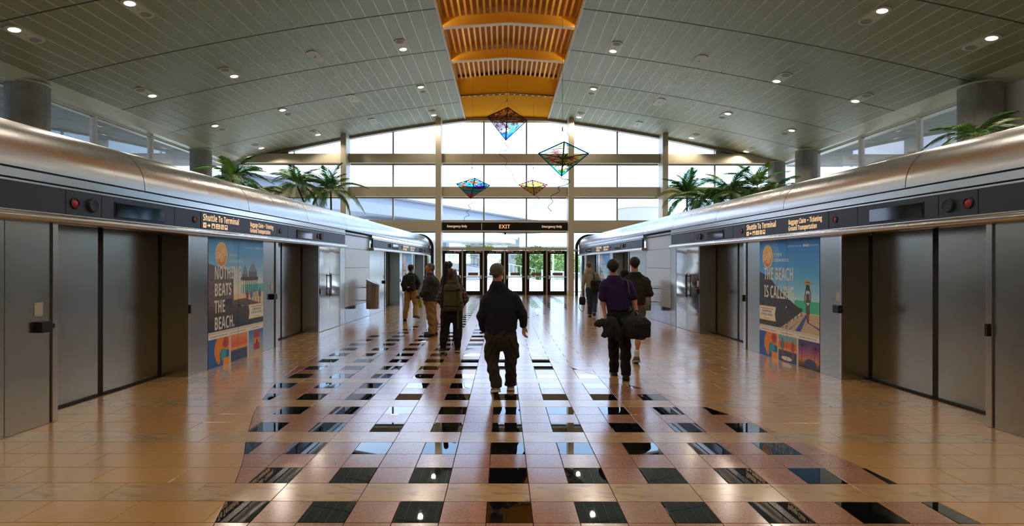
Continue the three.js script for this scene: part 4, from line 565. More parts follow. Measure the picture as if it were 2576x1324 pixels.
// ---- exit sign band
{
  const x0 = endX(1111.5, 27.75), x1 = endX(1428.5, 27.75), y0 = endY(580, 27.75), y1 = endY(560, 27.75), w = x1 - x0, h = y1 - y0;
  const g = thing('exit_sign', 'long black sign band lit EXIT between Emergency Only, above the exit doors', 'sign', [(x0 + x1) / 2, (y0 + y1) / 2, -27.8]);
  part(g, 'sign_box', rbox(w, h + 0.06, 0.12, 0.01), M.plate); part(g, 'sign_face', box(w - 0.05, h - 0.01, 0.01, 0, 0, 0.062), std(0x17191b, 0.35));
  const t = canvas(2048, 128, (c, W, H) => { c.fillStyle = '#000'; c.fillRect(0, 0, W, H); c.fillStyle = '#ffcf9a'; c.textBaseline = 'middle'; c.textAlign = 'center'; c.font = 'bold 52px sans-serif'; c.fillText('Emergency Only', W * 0.117, 62, 330); c.fillText('Emergency Only', W * 0.875, 66, 330); c.font = 'bold 88px sans-serif'; c.fillStyle = '#ffb070'; c.fillText('EXIT', W * 0.496, 66); c.fillStyle = '#c9c0b0'; c.fillRect(W * 0.313, 12, 6, 104); });
  part(g, 'lettering', new THREE.PlaneGeometry(w - 0.05, h - 0.01).translate(0, 0, 0.069), std(0x0a0a0a, 0.4, 0, { emissive: 0xffffff, emissiveMap: t, emissiveIntensity: 1 }));
}

// ================================================================ CEILING FITTINGS
function onCeiling(px, py) { const dx = (px - CX) / F, dy = -(py - CY) / F; let lo = 2, hi = 40; for (let i = 0; i < 50; i++) { const d = (lo + hi) / 2; (EYE + dy * d < yC(dx * d)) ? lo = d : hi = d; } return V(dx * lo, yC(dx * lo), -lo); }
const capsule = (() => { const s = new THREE.Shape(), r = 0.19, h = 0.31; s.absarc(h, 0, r, -Math.PI / 2, Math.PI / 2, false); s.absarc(-h, 0, r, Math.PI / 2, Math.PI * 1.5, false); return new THREE.ExtrudeGeometry(s, { depth: 0.014, bevelEnabled: true, bevelSize: 0.004, bevelThickness: 0.004, bevelSegments: 1, curveSegments: 14 }).rotateX(Math.PI / 2).rotateY(Math.PI / 2); })();   // lies in xz, long axis z
const ringGeo = new THREE.TorusGeometry(0.135, 0.012, 8, 32).rotateX(Math.PI / 2), discGeo = cyl(0.125, 0.125, 0.012, 32), bulbGeo = new THREE.SphereGeometry(0.128, 24, 8, 0, 6.3, 0, 1.5).scale(1, 0.3, 1).rotateX(Math.PI);
function downlight(x, d, flip, label, group) {
  const ang = Math.atan2(yC(x + 0.1) - yC(x - 0.1), 0.2);
  const g = thing('ceiling_downlight', label, 'ceiling light', [x, yC(x) - 0.002, -d], 0, { group }); g.rotation.z = ang;
  part(g, 'plate', capsule, M.plate);
  const f = flip ? 1 : -1;
  const ring = part(g, 'lamp_ring', ringGeo, M.white, [0, -0.014, f * 0.3]); part(ring, 'lamp_glass', bulbGeo, M.lampGlow, [0, 0.006, 0]);
  part(g, 'grille_ring', ringGeo, M.plate, [0, -0.014, -f * 0.3]); part(g, 'speaker_grille', discGeo, M.grille, [0, -0.02, -f * 0.3]); part(g, 'centre_screw', cyl(0.025, 0.025, 0.012, 14), M.grille, [0, -0.014, 0]);
  const l = new THREE.SpotLight(lin(1, 0.86, 0.7), LAMP, 0, 1.28, 0.25, 2); l.position.set(0, -0.1, f * 0.3); l.target.position.set(0, -3, f * 0.3); l.shadow.radius = 5; g.add(l, l.target);
  return g;
}
const DL = [[44, 72, 101, 98], [334, 6, 376, 35], [388, 240, 358, 226], [595, 190, 573, 175], [1010, 124, 1001, 105], [544, 316, 563, 325], [713, 276, 727, 287], [1053, 219, 1059, 231], [659, 372, 645, 366], [801, 338, 790, 332], [1087, 289, 1083, 282],
  [2501, 93, 2446, 119], [2220, 24, 2178, 52], [2154, 253, 2185, 240], [1952, 202, 1974, 187], [1542, 128, 1552, 109], [1995, 327, 1975, 336], [1830, 285, 1817, 294], [1492, 222, 1487, 235], [1879, 380, 1893, 375], [1739, 345, 1750, 340], [1454, 293, 1459, 286]];
const snapX = (x) => { const s = x < XC ? -1 : 1, i = Math.floor(Math.abs(x - XC - s * 2.24) / 0.421); return XC + s * (2.24 + (i + 0.5) * 0.421); };
DL.forEach(([lx, ly, gx, gy]) => {
  const a = onCeiling(lx, ly), b = onCeiling(gx, gy), s = a.x < XC ? 'left' : 'right', d = -(a.z + b.z) / 2, ax = Math.abs((a.x + b.x) / 2);
  downlight(snapX((a.x + b.x) / 2), d, a.z > b.z, `downlight capsule on the ${s} slope, ${ax < 5 ? 'row by the orange well' : ax < 10 ? 'middle row' : 'outer row'}, ${['end wall bay', 'second bay from the end', 'third bay from the end', 'fourth bay from the end', 'fifth bay from the end'][Math.min(4, Math.max(0, Math.floor((28.25 - d) / BAY)))]}`, 'capsule downlights in the ceiling');
});
for (const d of [10.2, 3.5, -4.5]) for (const x of [-11.5, -7.8, -3.3, 3.7, 8.2, 11.9]) downlight(snapX(x), d, true, `downlight capsule overhead of the photographer, ${d > 8 ? 'first' : d > 0 ? 'second' : d > -5 ? 'third' : 'fourth'} row back, ${Math.abs(x) < 5 ? 'beside the well' : Math.abs(x) < 9 ? 'mid slope' : 'outer'}, ${x < 0 ? 'left' : 'right'} slope`, 'capsule downlights overhead');
for (const [px, py, w] of [[795, 143, 'left slope, two bays before the end wall bay'], [887, 248, 'left slope, one bay before the end wall bay'], [938, 306, 'left slope, in the end wall bay'], [1757, 152, 'right slope, two bays before the end wall bay'], [1657, 256, 'right slope, one bay before the end wall bay'], [1602, 312, 'right slope, in the end wall bay']]) {
  const a = onCeiling(px, py), x = snapX(a.x), g = thing('access_plate', `blank pale ceiling plate with a knob, ${w}`, 'ceiling plate', [x, yC(x) - 0.002, a.z], 0, { group: 'blank capsule plates in the ceiling' });
  g.rotation.z = Math.atan2(yC(x + 0.1) - yC(x - 0.1), 0.2); part(g, 'plate', capsule, M.plate); part(g, 'centre_knob', cyl(0.035, 0.03, 0.02, 16), M.grille, [0, -0.018, 0]);
}

// ================================================================ HANGING GLASS KITES
function stroke(c, pts, w, col) { c.strokeStyle = col; c.lineWidth = w; c.lineCap = 'round'; c.beginPath(); c.moveTo(pts[0], pts[1]); for (let i = 2; i + 3 < pts.length; i += 4) c.quadraticCurveTo(pts[i], pts[i + 1], pts[i + 2], pts[i + 3]); c.stroke(); }
function leafShape(c, x, y, L, w, a, col, edge) { c.save(); c.translate(x, y); c.rotate(a); c.beginPath(); c.moveTo(0, 0); c.quadraticCurveTo(L * 0.45, -w, L, 0); c.quadraticCurveTo(L * 0.45, w, 0, 0); c.fillStyle = col; c.fill(); if (edge) { c.strokeStyle = edge; c.lineWidth = 4; c.stroke(); } c.restore(); }
const flecks = (c, n, s0, x0, y0, w, h, cols, a, b) => { for (let i = 0; i < n; i++) { c.fillStyle = cols[(hash(i, s0, 1) * cols.length) | 0]; c.save(); c.translate(x0 + hash(i, s0, 2) * w, y0 + hash(i, s0, 3) * h); c.rotate(hash(i, s0, 4) * 3); c.beginPath(); c.ellipse(0, 0, a * (0.4 + hash(i, s0, 5)), b * (0.4 + hash(i, s0, 6)), 0, 0, 7); c.fill(); c.restore(); } };
const kiteArt = {                                               // 512 x 512 over the kite's outline: top corner up, side corners at about a quarter down
  mauve: (c) => { c.fillStyle = '#b09a8c'; c.fillRect(0, 0, 512, 512); flecks(c, 420, 11, 0, 0, 512, 240, ['#7a1a6a', '#a8409a', '#5c1450', '#e6c8e6', '#3c1030'], 16, 8); leafShape(c, 130, 190, 170, 70, -0.75, '#bcab92', '#3a2a2c'); leafShape(c, 300, 200, 150, 60, -0.8, '#bcab92', '#3a2a2c'); leafShape(c, 250, 240, 200, 46, -0.1, '#b6a48c', '#3a2a2c'); leafShape(c, 60, 170, 220, 60, 0.5, '#b8a68e', '#3a2a2c'); flecks(c, 120, 12, 60, 250, 330, 110, ['#5a4448', '#7a6664', '#4a3438', '#9a8680'], 26, 7); for (let i = 0; i < 8; i++) stroke(c, [250 + i * 10, 420, 270 + i * 18, 330, 290 + i * 24, 260 + (i % 3) * 24], 10, i % 2 ? '#1fb8b4' : '#58d8cc'); leafShape(c, 250, 330, 60, 16, 0.3, '#d85a20'); flecks(c, 60, 14, 190, 350, 80, 60, ['#e8dcd0', '#c8b8b0'], 14, 5); c.fillStyle = '#1f6ac0'; c.fillRect(0, 425, 512, 90); flecks(c, 40, 15, 150, 400, 220, 50, ['#3a8ad8', '#1a58a8'], 20, 8); },
  paradise: (c) => { c.fillStyle = '#dfeaf0'; c.fillRect(0, 0, 512, 512); for (let i = 0; i < 90; i++) { const y = 20 + hash(i, 1, 1) * 300, x = hash(i, 2, 1) * 512; stroke(c, [x - 70, y + 14, x, y - 16, x + 70, y + 6], 5 + 7 * hash(i, 3, 1), ['#e8d838', '#f2e860', '#a8c4dc', '#6a7a5a', '#f4f6f2', '#c8b830', '#3a4a3a'][(hash(i, 4, 1) * 7) | 0]); } for (let i = 0; i < 70; i++) { const y = 230 + hash(i, 5, 1) * 250, x = hash(i, 6, 1) * 512; stroke(c, [x - 60, y + 20, x, y - 10, x + 60, y - 10], 6 + 8 * hash(i, 7, 1), ['#d8c82a', '#8a8a2a', '#c87a20', '#5a6a2a', '#e8e070', '#4a5a20'][(hash(i, 8, 1) * 6) | 0]); }
    for (const [x, y, s] of [[175, 190, 1], [150, 300, 1.1], [330, 290, 0.9]]) { for (let k = 0; k < 6; k++) leafShape(c, x, y, 78 * s, 9, -2.6 + k * 0.36, k % 3 === 1 ? '#5a2a9a' : k % 2 ? '#e8561a' : '#c42418'); leafShape(c, x, y, 90 * s, 12, 0.25, '#8a2a4a'); } for (const [x, y, L, a] of [[250, 280, 110, -1.2], [270, 280, 120, -0.5], [240, 300, 120, -2.1], [240, 330, 150, 0.25], [250, 350, 130, -2.7], [270, 380, 110, -0.6], [240, 400, 90, -1.3]]) leafShape(c, x, y, L, 14, a, '#16401c'); c.fillStyle = '#0f7a38'; c.beginPath(); c.moveTo(150, 440); c.lineTo(380, 430); c.lineTo(256, 530); c.fill(); c.strokeStyle = '#2ab4ec'; c.lineWidth = 30; c.lineJoin = 'miter'; c.beginPath(); c.moveTo(256, 0); c.lineTo(0, 172); c.lineTo(236, 512); c.lineTo(512, 172); c.closePath(); c.stroke(); },
  reef: (c) => { c.fillStyle = '#1878c0'; c.fillRect(0, 0, 512, 512); flecks(c, 260, 31, 0, 0, 512, 200, ['#0c3a38', '#bfe0d4', '#1c5a54', '#083028', '#7ab8a8'], 14, 8); for (let i = 0; i < 14; i++) stroke(c, [0, 190 + i * 20, 170, 150 + i * 22, 300, 220 + i * 18, 400, 260 + i * 14, 512, 190 + i * 20], 14, ['#1a9ae0', '#3ad0c8', '#0c58a8', '#58b8e8', '#28b898'][i % 5]); leafShape(c, 10, 160, 240, 40, -0.1, '#1aa8f0'); for (const [x, y] of [[110, 150], [225, 105], [290, 130], [100, 225], [170, 265]]) { c.fillStyle = '#d8601c'; c.beginPath(); c.ellipse(x, y, 44, 26, 0.1, 0, 7); c.fill(); c.fillStyle = '#7a2a10'; c.beginPath(); c.ellipse(x + 8, y - 4, 22, 12, 0.2, 0, 7); c.fill(); } c.fillStyle = '#4a1ad8'; c.beginPath(); c.ellipse(350, 240, 92, 46, -0.15, 0, 7); c.fill(); flecks(c, 40, 33, 280, 205, 140, 70, ['#7a4af0', '#2a0c90'], 16, 7); c.fillStyle = '#102838'; c.beginPath(); c.ellipse(310, 345, 28, 10, 0, 0, 7); c.ellipse(380, 335, 28, 10, 0, 0, 7); c.fill(); c.fillStyle = '#b83a4a'; c.fillRect(0, 430, 512, 90); flecks(c, 30, 35, 150, 400, 200, 50, ['#a84a90', '#d05a5a'], 24, 8); },
  checker: (c) => { c.fillStyle = '#c8b838'; c.fillRect(0, 0, 512, 512); flecks(c, 260, 41, 0, 40, 512, 220, ['#3a6aa8', '#dfe8f0', '#8ab0d8', '#e8d040', '#1a3a68'], 14, 8); flecks(c, 220, 42, 0, 240, 512, 260, ['#a8a030', '#e0d048', '#6a7028', '#d8b020'], 22, 8); flecks(c, 14, 43, 290, 90, 90, 90, ['#f0d030'], 30, 20); const run = (x0, y0, x1, y1) => { for (let i = 0; i < 10; i++) { const t = (i + 0.5) / 10; c.save(); c.translate(x0 + (x1 - x0) * t, y0 + (y1 - y0) * t); c.rotate(Math.atan2(y1 - y0, x1 - x0)); c.fillStyle = i % 2 ? '#d81a1a' : '#cfcabc'; c.fillRect(-Math.hypot(x1 - x0, y1 - y0) / 20, -28, Math.hypot(x1 - x0, y1 - y0) / 10 + 1, 56); c.restore(); } }; run(256, 0, 0, 165); run(256, 0, 512, 165); run(0, 165, 270, 512); run(512, 165, 270, 512); },
};
function kite(name, art, d, top, left, right, bottom, centre, apex, tail, label) {
  const A = P(...apex, d), g = thing('glass_kite', label, 'kite', [A.x, A.y, A.z], 0, { group: 'stained glass kites hanging from the roof well' });
  const L = (p, dd = 0) => P(p[0], p[1], d + dd).sub(A), t = L(top), l = L(left), r = L(right), b = L(bottom), c = L(centre, -0.22);
  const x0 = l.x, x1 = r.x, y0 = b.y, y1 = t.y, m = phys({ color: 0xffffff, map: canvas(512, 512, kiteArt[art]), roughness: 0.1, transmission: 0.94, thickness: 0, side: THREE.DoubleSide });
  const U = (p) => [(p.x - x0) / (x1 - x0), (p.y - y0) / (y1 - y0)];
  for (const q of [[t, l, c], [t, c, r], [l, b, c], [c, b, r]]) { const gg = new THREE.BufferGeometry(); gg.setAttribute('position', new THREE.Float32BufferAttribute(q.flatMap(v => [v.x, v.y, v.z]), 3)); gg.setAttribute('uv', new THREE.Float32BufferAttribute(q.flatMap(U), 2)); gg.computeVertexNormals(); part(g, 'glass_panel', gg, m); }
  for (const [a, e, k] of [[t, l, 0.016], [t, r, 0.016], [l, b, 0.012], [r, b, 0.012], [t, c, 0.022], [c, b, 0.022], [l, c, 0.014], [r, c, 0.014]]) part(g, 'lead_bar', bar(a, e, k, 8), M.black);
  const up = V(0, 10.35 - 0.0982 * Math.abs(A.x - XC) - A.y, 0); part(g, 'hanging_wire', bar(V(0, 0, 0), up, 0.006, 5), M.grille);
  for (const e of [t, l, r]) part(g, 'bridle_wire', bar(V(0, 0, 0), e, 0.0035, 5), M.grille);
  part(g, 'swivel', cyl(0.018, 0.018, 0.12, 8), M.grille);
  part(g, 'tail', tube(tail.map(([x, y], i) => L([1120 + x / 3.895, 240 + y / 3.895], 0.05 * Math.sin(i * 1.9))), 0.0095, 90, 6), std(0x1d2a3c, 0.5));
}
kite('kite', 'mauve', 19.8, [1277, 270.3], [1225.3, 293.4], [1326.2, 302.9], [1272, 353], [1274, 308], [1275, 252], [[592, 440], [590, 480], [620, 515], [600, 540], [540, 550], [530, 575], [580, 610], [605, 645], [590, 690], [620, 725], [655, 755], [662, 805], [695, 852]], 'stained glass kite in mauve and taupe with a turquoise frond, highest of four');
kite('kite', 'paradise', 15.5, [1418.9, 356.8], [1353.7, 386.4], [1480.8, 386.4], [1412.2, 442.9], [1415.8, 397.1], [1414.5, 325], [[1138, 790], [1140, 815], [1215, 832], [1215, 855], [1170, 880], [1105, 900], [1120, 940], [1040, 985], [1035, 1010], [1055, 1040], [1008, 1095], [1042, 1138]], 'large stained glass kite with a sky-blue border and red bird-of-paradise flowers');
kite('kite', 'reef', 23, [1193.7, 448.5], [1147.7, 463.4], [1232.2, 467.2], [1183.2, 499.4], [1189.9, 473.2], [1187.5, 422], [[246, 1010], [268, 1050], [225, 1080], [248, 1110], [208, 1140], [235, 1175], [192, 1195], [185, 1240]], 'blue stained glass kite of orange and purple fish under water');
kite('kite', 'checker', 26, [1339.3, 453.1], [1304.4, 465.5], [1376.8, 465], [1343.9, 491.6], [1341.4, 472.4], [1341.5, 423], [[872, 980], [925, 1010], [870, 1040], [897, 1075], [828, 1110], [830, 1135], [840, 1158]], 'small yellow stained glass kite with a red and white checkered border');

// ================================================================ PALMS ON THE DECKS
function frondGeo(len, droop, pairs, lw) {                       // grows along +x, up is y
  const pos = [], idx = []; const pt = (t) => V(len * t * (1 - 0.16 * droop * t), len * (0.42 * t - (0.42 + 0.55 * droop) * t * t), 0);
  const quad = (a, b, c, d) => { const n = pos.length / 3; for (const p of [a, b, c, d]) pos.push(p.x, p.y, p.z); idx.push(n, n + 1, n + 2, n, n + 2, n + 3); };
  for (let i = 0; i < pairs; i++) { const t = 0.14 + 0.86 * i / (pairs - 1), o = pt(t), tan = pt(Math.min(1, t + 0.02)).sub(pt(t - 0.02)).normalize(), L = lw * Math.sin(Math.PI * (0.12 + 0.83 * t)) * (0.85 + 0.3 * rnd());
    for (const s of [-1, 1]) { const dir = tan.clone().multiplyScalar(0.75 + 0.4 * t).add(V(0, -0.12 + 0.2 * rnd(), s * (0.95 - 0.35 * t))).normalize(), tip = o.clone().addScaledVector(dir, L).add(V(0, -L * (0.16 + 0.25 * droop), 0)), midp = o.clone().addScaledVector(dir, L * 0.5), w = tan.clone().multiplyScalar(0.017 + 0.008 * rnd()), lift = V(0, 0.006, 0);
      quad(o.clone().sub(w.clone().multiplyScalar(0.5)), midp.clone().sub(w), midp.clone().add(w).add(lift), o.clone().add(w.clone().multiplyScalar(0.5))); quad(midp.clone().sub(w), tip, tip, midp.clone().add(w).add(lift)); } }
  const g = new THREE.BufferGeometry(); g.setAttribute('position', new THREE.Float32BufferAttribute(pos, 3)); g.setIndex(idx); g.computeVertexNormals();
  const st = []; for (let i = 0; i <= 8; i++) st.push(pt(i / 8)); return [g, tube(st, 0.009, 10, 5)];
}
const fronds = []; for (let i = 0; i < 6; i++) fronds.push(frondGeo(1.5 + 0.12 * (i % 3), 0.32 + 0.2 * i, 42, 0.52));
function palm(px, py, d, n, scale, label, baseDx = 0, upright = 0.4) {
  const c = P(px, py, d), base = V(c.x + baseDx, 3.1, c.z), g = thing('potted_palm', label, 'palm', [base.x, base.y, base.z], 0, { group: 'palms growing on the roof decks' });
  const top = c.clone().sub(base);
  part(g, 'trunk', tube([V(0, 0, 0), V(-baseDx * 0.15, top.y * 0.5, 0), top], 0.04 * scale, 12, 8), M.trunk);
  part(g, 'planter', new THREE.LatheGeometry([[0.001, 0], [0.24, 0], [0.3, 0.4], [0.31, 0.42], [0.27, 0.42], [0.25, 0.36], [0.001, 0.36]].map(p => new THREE.Vector2(...p)), 24), M.concrete);
  for (let i = 0; i < n; i++) { const a = i * 2.399 + rr(-0.3, 0.3), k = i / n, el = upright * (1.15 - 1.5 * k) + rr(-0.12, 0.12), [lg, sg] = fronds[Math.min(5, Math.floor(k * 6))];
    const f = part(g, 'frond', lg, [M.leaf, M.leafD, M.leaf, M.leaf2][(i * 7 + (px | 0)) % 4], [top.x, top.y, top.z]); f.rotation.order = 'YXZ'; f.rotation.set(rr(-0.25, 0.25), a, el); f.scale.setScalar(scale * rr(0.85, 1.1)); part(f, 'stalk', sg, M.stalk); }
}
palm(585, 455, 22, 17, 1.0, 'bushy palm at the left end wall corner column', 0.1, 0.9); palm(640, 492, 21, 12, 0.75, 'low palm clump between the corner column palm and the leaning palm', 0, 0.5);
palm(748, 470, 23.5, 17, 0.95, 'leaning dark-trunked palm on the left deck', 0.45, 0.8); palm(832, 486, 24, 18, 1.0, 'upright palm on the left deck before the outer left post', 0.02, 1.1);
palm(1728, 498, 24.5, 18, 1.0, 'palm on the right deck beside the outer right post', 0, 1.2); palm(1780, 508, 23.5, 16, 0.95, 'low dense palm in the middle of the right deck row', 0, 0.5); palm(1840, 490, 23, 17, 1.0, 'arching palm on the right deck, middle of the row', 0, 1.0); palm(1905, 478, 22.5, 16, 1.0, 'tall palm on the right deck under the corner column', 0, 1.1); palm(1960, 470, 21.5, 13, 0.8, 'small bright palm on the right deck before the far round column', 0, 0.5);
palm(2455, 345, 14.6, 14, 0.8, 'dark palm before the thick near round column on the right', 0, 0.6);

// ================================================================ OUTSIDE
const ground = thing('ground', 'pale concrete plaza and lower grounds outside the exit doors', 'plaza', [0, 0, 0], 0, ST);
part(ground, 'plaza', uvBox(box(60, 0.4, 26, 0, -0.21, -41.6)), M.outConcrete);
part(ground, 'lower_ground', uvBox(box(400, 0.4, 260, 0, -3.2, -150)), std(0x9aa08a, 0.95));
part(ground, 'service_yard', uvBox(box(400, 0.4, 60, 0, -3.2, 0)), std(0x9a9a94, 0.95));
function railing(a, b, label, h = 1.05) {
  const g = thing('white_railing', label, 'railing', [a.x, a.y, a.z], 0, { group: 'white railings on the plaza' }), v = b.clone().sub(a), n = Math.max(2, Math.round(v.length() / 0.4));
  for (const y of [h, 0.12]) part(g, 'rail', bar(V(0, y, 0), v.clone().add(V(0, y, 0)), 0.03, 6), M.rail);
  for (let i = 0; i <= n; i++) { const p = v.clone().multiplyScalar(i / n); part(g, 'baluster', sbox(0.03, h, 0.03), M.rail, [p.x, p.y + h / 2, p.z]); }
}
railing(V(3.9, 0, -53), V(5.4, 0, -31), 'white railing beside the path seen through the last exit doors'); railing(V(-4.6, 0, -46), V(-2.6, 0, -36), 'white railing beside the path seen through the second exit door');
{ // elevated road
  const g = thing('elevated_road', 'grey concrete elevated road with pale parapet crossing beyond the upper windows', 'road');
  const a = V(-19, 0, -35), b = V(3.2, 0, -74), v = b.clone().sub(a), ang = Math.atan2(-v.z, v.x);
  const mk = (name, h, y, w, off, m) => { const q = part(g, name, uvBox(box(v.length(), h, w)), m, [(a.x + b.x) / 2, y, (a.z + b.z) / 2]); q.rotation.y = ang; q.translateZ(off); };
  mk('girder', 1.5, 6.65, 5, 0, std(0x868f9c, 0.9)); mk('parapet', 0.75, 7.85, 0.3, 1.9, M.outConcrete); mk('parapet', 0.75, 7.85, 0.3, -2.2, M.outConcrete); mk('deck_edge', 0.18, 7.45, 5.5, 0, std(0x666c76, 0.9));
  for (let i = 0; i < 5; i++) { const p = a.clone().lerp(b, 0.12 + i * 0.2); part(g, 'pier', uvBox(box(1.6, 8, 1.6)), M.outConcrete, [p.x, 1.2, p.z]); }
}
{ // curved ribbed ramp soffit
  const g = thing('curved_ramp', 'curved ramp with ribbed underside seen above the middle exit doors', 'ramp', [-10.4, 0, -60]);
  const ring = (r0, r1, h) => { const s = new THREE.Shape(); s.absarc(0, 0, r1, -1.9, 0.5, false); s.absarc(0, 0, r0, 0.5, -1.9, true); return new THREE.ExtrudeGeometry(s, { depth: h, bevelEnabled: false, curveSegments: 28 }).rotateX(-Math.PI / 2); };
  for (let i = 0; i < 6; i++) part(g, 'rib', ring(6.2 + i * 1.05, 6.6 + i * 1.05, 0.5), M.rail, [0, 3.9, 0]);
  part(g, 'ramp_deck', ring(5.8, 12.1, 0.3), M.outConcrete, [0, 4.4, 0]);
}
{ const g = thing('parking_deck', 'pale grey raised parking deck with dark louvres left of the curved ramp', 'building', [-16, 0, -66]); part(g, 'wall_panel', uvBox(box(18, 1.9, 5, 0, 4.3, 0)), std(0x8d96a4, 0.9)); for (let i = 0; i < 4; i++) part(g, 'louvre', box(12, 0.1, 0.2, -1, 2.6 + i * 0.2, 2.4), std(0x5a6880, 0.8)); for (const x of [-8, 0, 8]) part(g, 'pier', box(0.9, 6.4, 1, x, 0.2, 0), M.outConcrete); }
{ const g = thing('sloped_ramp', 'white sloping ramp wall running down behind the exit doors', 'ramp', [0, 0, -55]); const s = new THREE.Shape([[-15, -0.2], [-15, 2.7], [-8, 2.3], [-2, 1.15], [3.5, 0.05], [3.5, -0.2]].map(p => new THREE.Vector2(...p))); const h = new THREE.Path(); h.absellipse(-6.2, 0.55, 2.4, 0.62, 0, Math.PI * 2, true); s.holes.push(h); part(g, 'ramp_wall', uvBox(new THREE.ExtrudeGeometry(s, { depth: 0.4, bevelEnabled: false })), M.outConcrete); part(g, 'undercroft_wall', box(7, 2, 0.2, -6.2, 0.7, -2.4), std(0x9aa6ba, 0.9)); }
railing(V(-14.5, 2.68, -54.8), V(-8, 2.3, -54.8), 'white railing on the high part of the sloping ramp'); railing(V(-8, 2.3, -54.8), V(-2, 1.15, -54.8), 'white railing on the middle of the sloping ramp'); railing(V(-2, 1.15, -54.8), V(3.4, 0.06, -54.8), 'white railing on the foot of the sloping ramp');
{ const g = thing('round_building', 'round pale concrete parapet of a building beyond the right upper windows', 'building', [18.4, 0, -70]); part(g, 'drum', uvBox(cyl(3.1, 3.1, 12.2, 48, 0, 3.1, 0)), std(0xb8b0a4, 0.9)); part(g, 'rim', cyl(3.2, 3.2, 0.25, 48, 0, 9.1, 0), M.cream); }
{ const g = thing('light_pole', 'tall white light pole seen through the last exit door', 'light pole', [endX(1391.5, 52), 0, -52]); part(g, 'pole', cyl(0.07, 0.1, 10, 12, 0, 2.0, 0), M.rail); part(g, 'lamp_head', rbox(0.7, 0.2, 0.4, 0.06, 0.1, 7.05, 0), M.rail); }
{ const g = thing('light_pole', 'slim street lamp far off beyond the upper left windows', 'light pole', [endX(972, 70), 0, -70]); part(g, 'pole', cyl(0.05, 0.06, 17, 8, 0, 5.2, 0), M.rail); part(g, 'lamp_head', rbox(0.9, 0.1, 0.2, 0.04, 0.4, 13.7, 0), M.rail); }
const leafGeo = (() => { const g = new THREE.BufferGeometry(); g.setAttribute('position', new THREE.Float32BufferAttribute([0, -0.5, 0, 0.28, 0, 0.05, 0, 0.5, 0, -0.28, 0, 0.05], 3)); g.setIndex([0, 1, 2, 0, 2, 3]); g.computeVertexNormals(); return g; })();
function tree(px, d, cy, R, H, col, label) {
  const x = endX(px, d), g = thing('tree', label, 'tree', [x, -3, -d], 0, { group: 'trees beyond the plaza' });
  part(g, 'trunk', tube([V(0, 0, 0), V(0.15, (cy + 3) * 0.5, 0), V(0, cy + 3, 0)], 0.2, 10, 7), M.trunk);
  const N = 5200, a = []; const q = new THREE.Quaternion(), e = new THREE.Euler();
  for (let i = 0; i < N; i++) { const u = rnd() * 2 - 1, t = rnd() * 6.283, r = Math.cbrt(0.25 + 0.75 * rnd()), lump = 0.8 + 0.35 * fbm(t * 1.3, u * 3 + 3, 8, 8, px | 0, 2), s = Math.sqrt(1 - u * u) * r * lump; const l = leafGeo.clone().scale(0.34, 0.36, 0.34); e.set(rnd() * 6, rnd() * 6, rnd() * 6); q.setFromEuler(e); l.applyQuaternion(q); a.push(l.translate(Math.cos(t) * s * R, cy + 3 + u * r * lump * H, Math.sin(t) * s * R)); }
  part(g, 'foliage', mergeGeometries(a), std(col, 0.8, 0, { side: THREE.DoubleSide }));
}
tree(1345, 66, 1.6, 2.6, 2.2, 0x86a860, 'big round green tree seen through the fifth exit door'); tree(1392, 72, 1.4, 3.0, 2.6, 0x92b06c, 'tall green tree behind the light pole'); tree(1298, 85, 1.6, 3.0, 2.0, 0xa0aa7e, 'hazy olive tree seen through the fourth exit door'); tree(1425, 80, 1.2, 3.2, 2.4, 0xa2c070, 'bright green tree at the right edge of the exit doors'); tree(1205, 78, 4.2, 2.2, 1.6, 0xb4cc70, 'yellow-green tree top above the ramp railing');

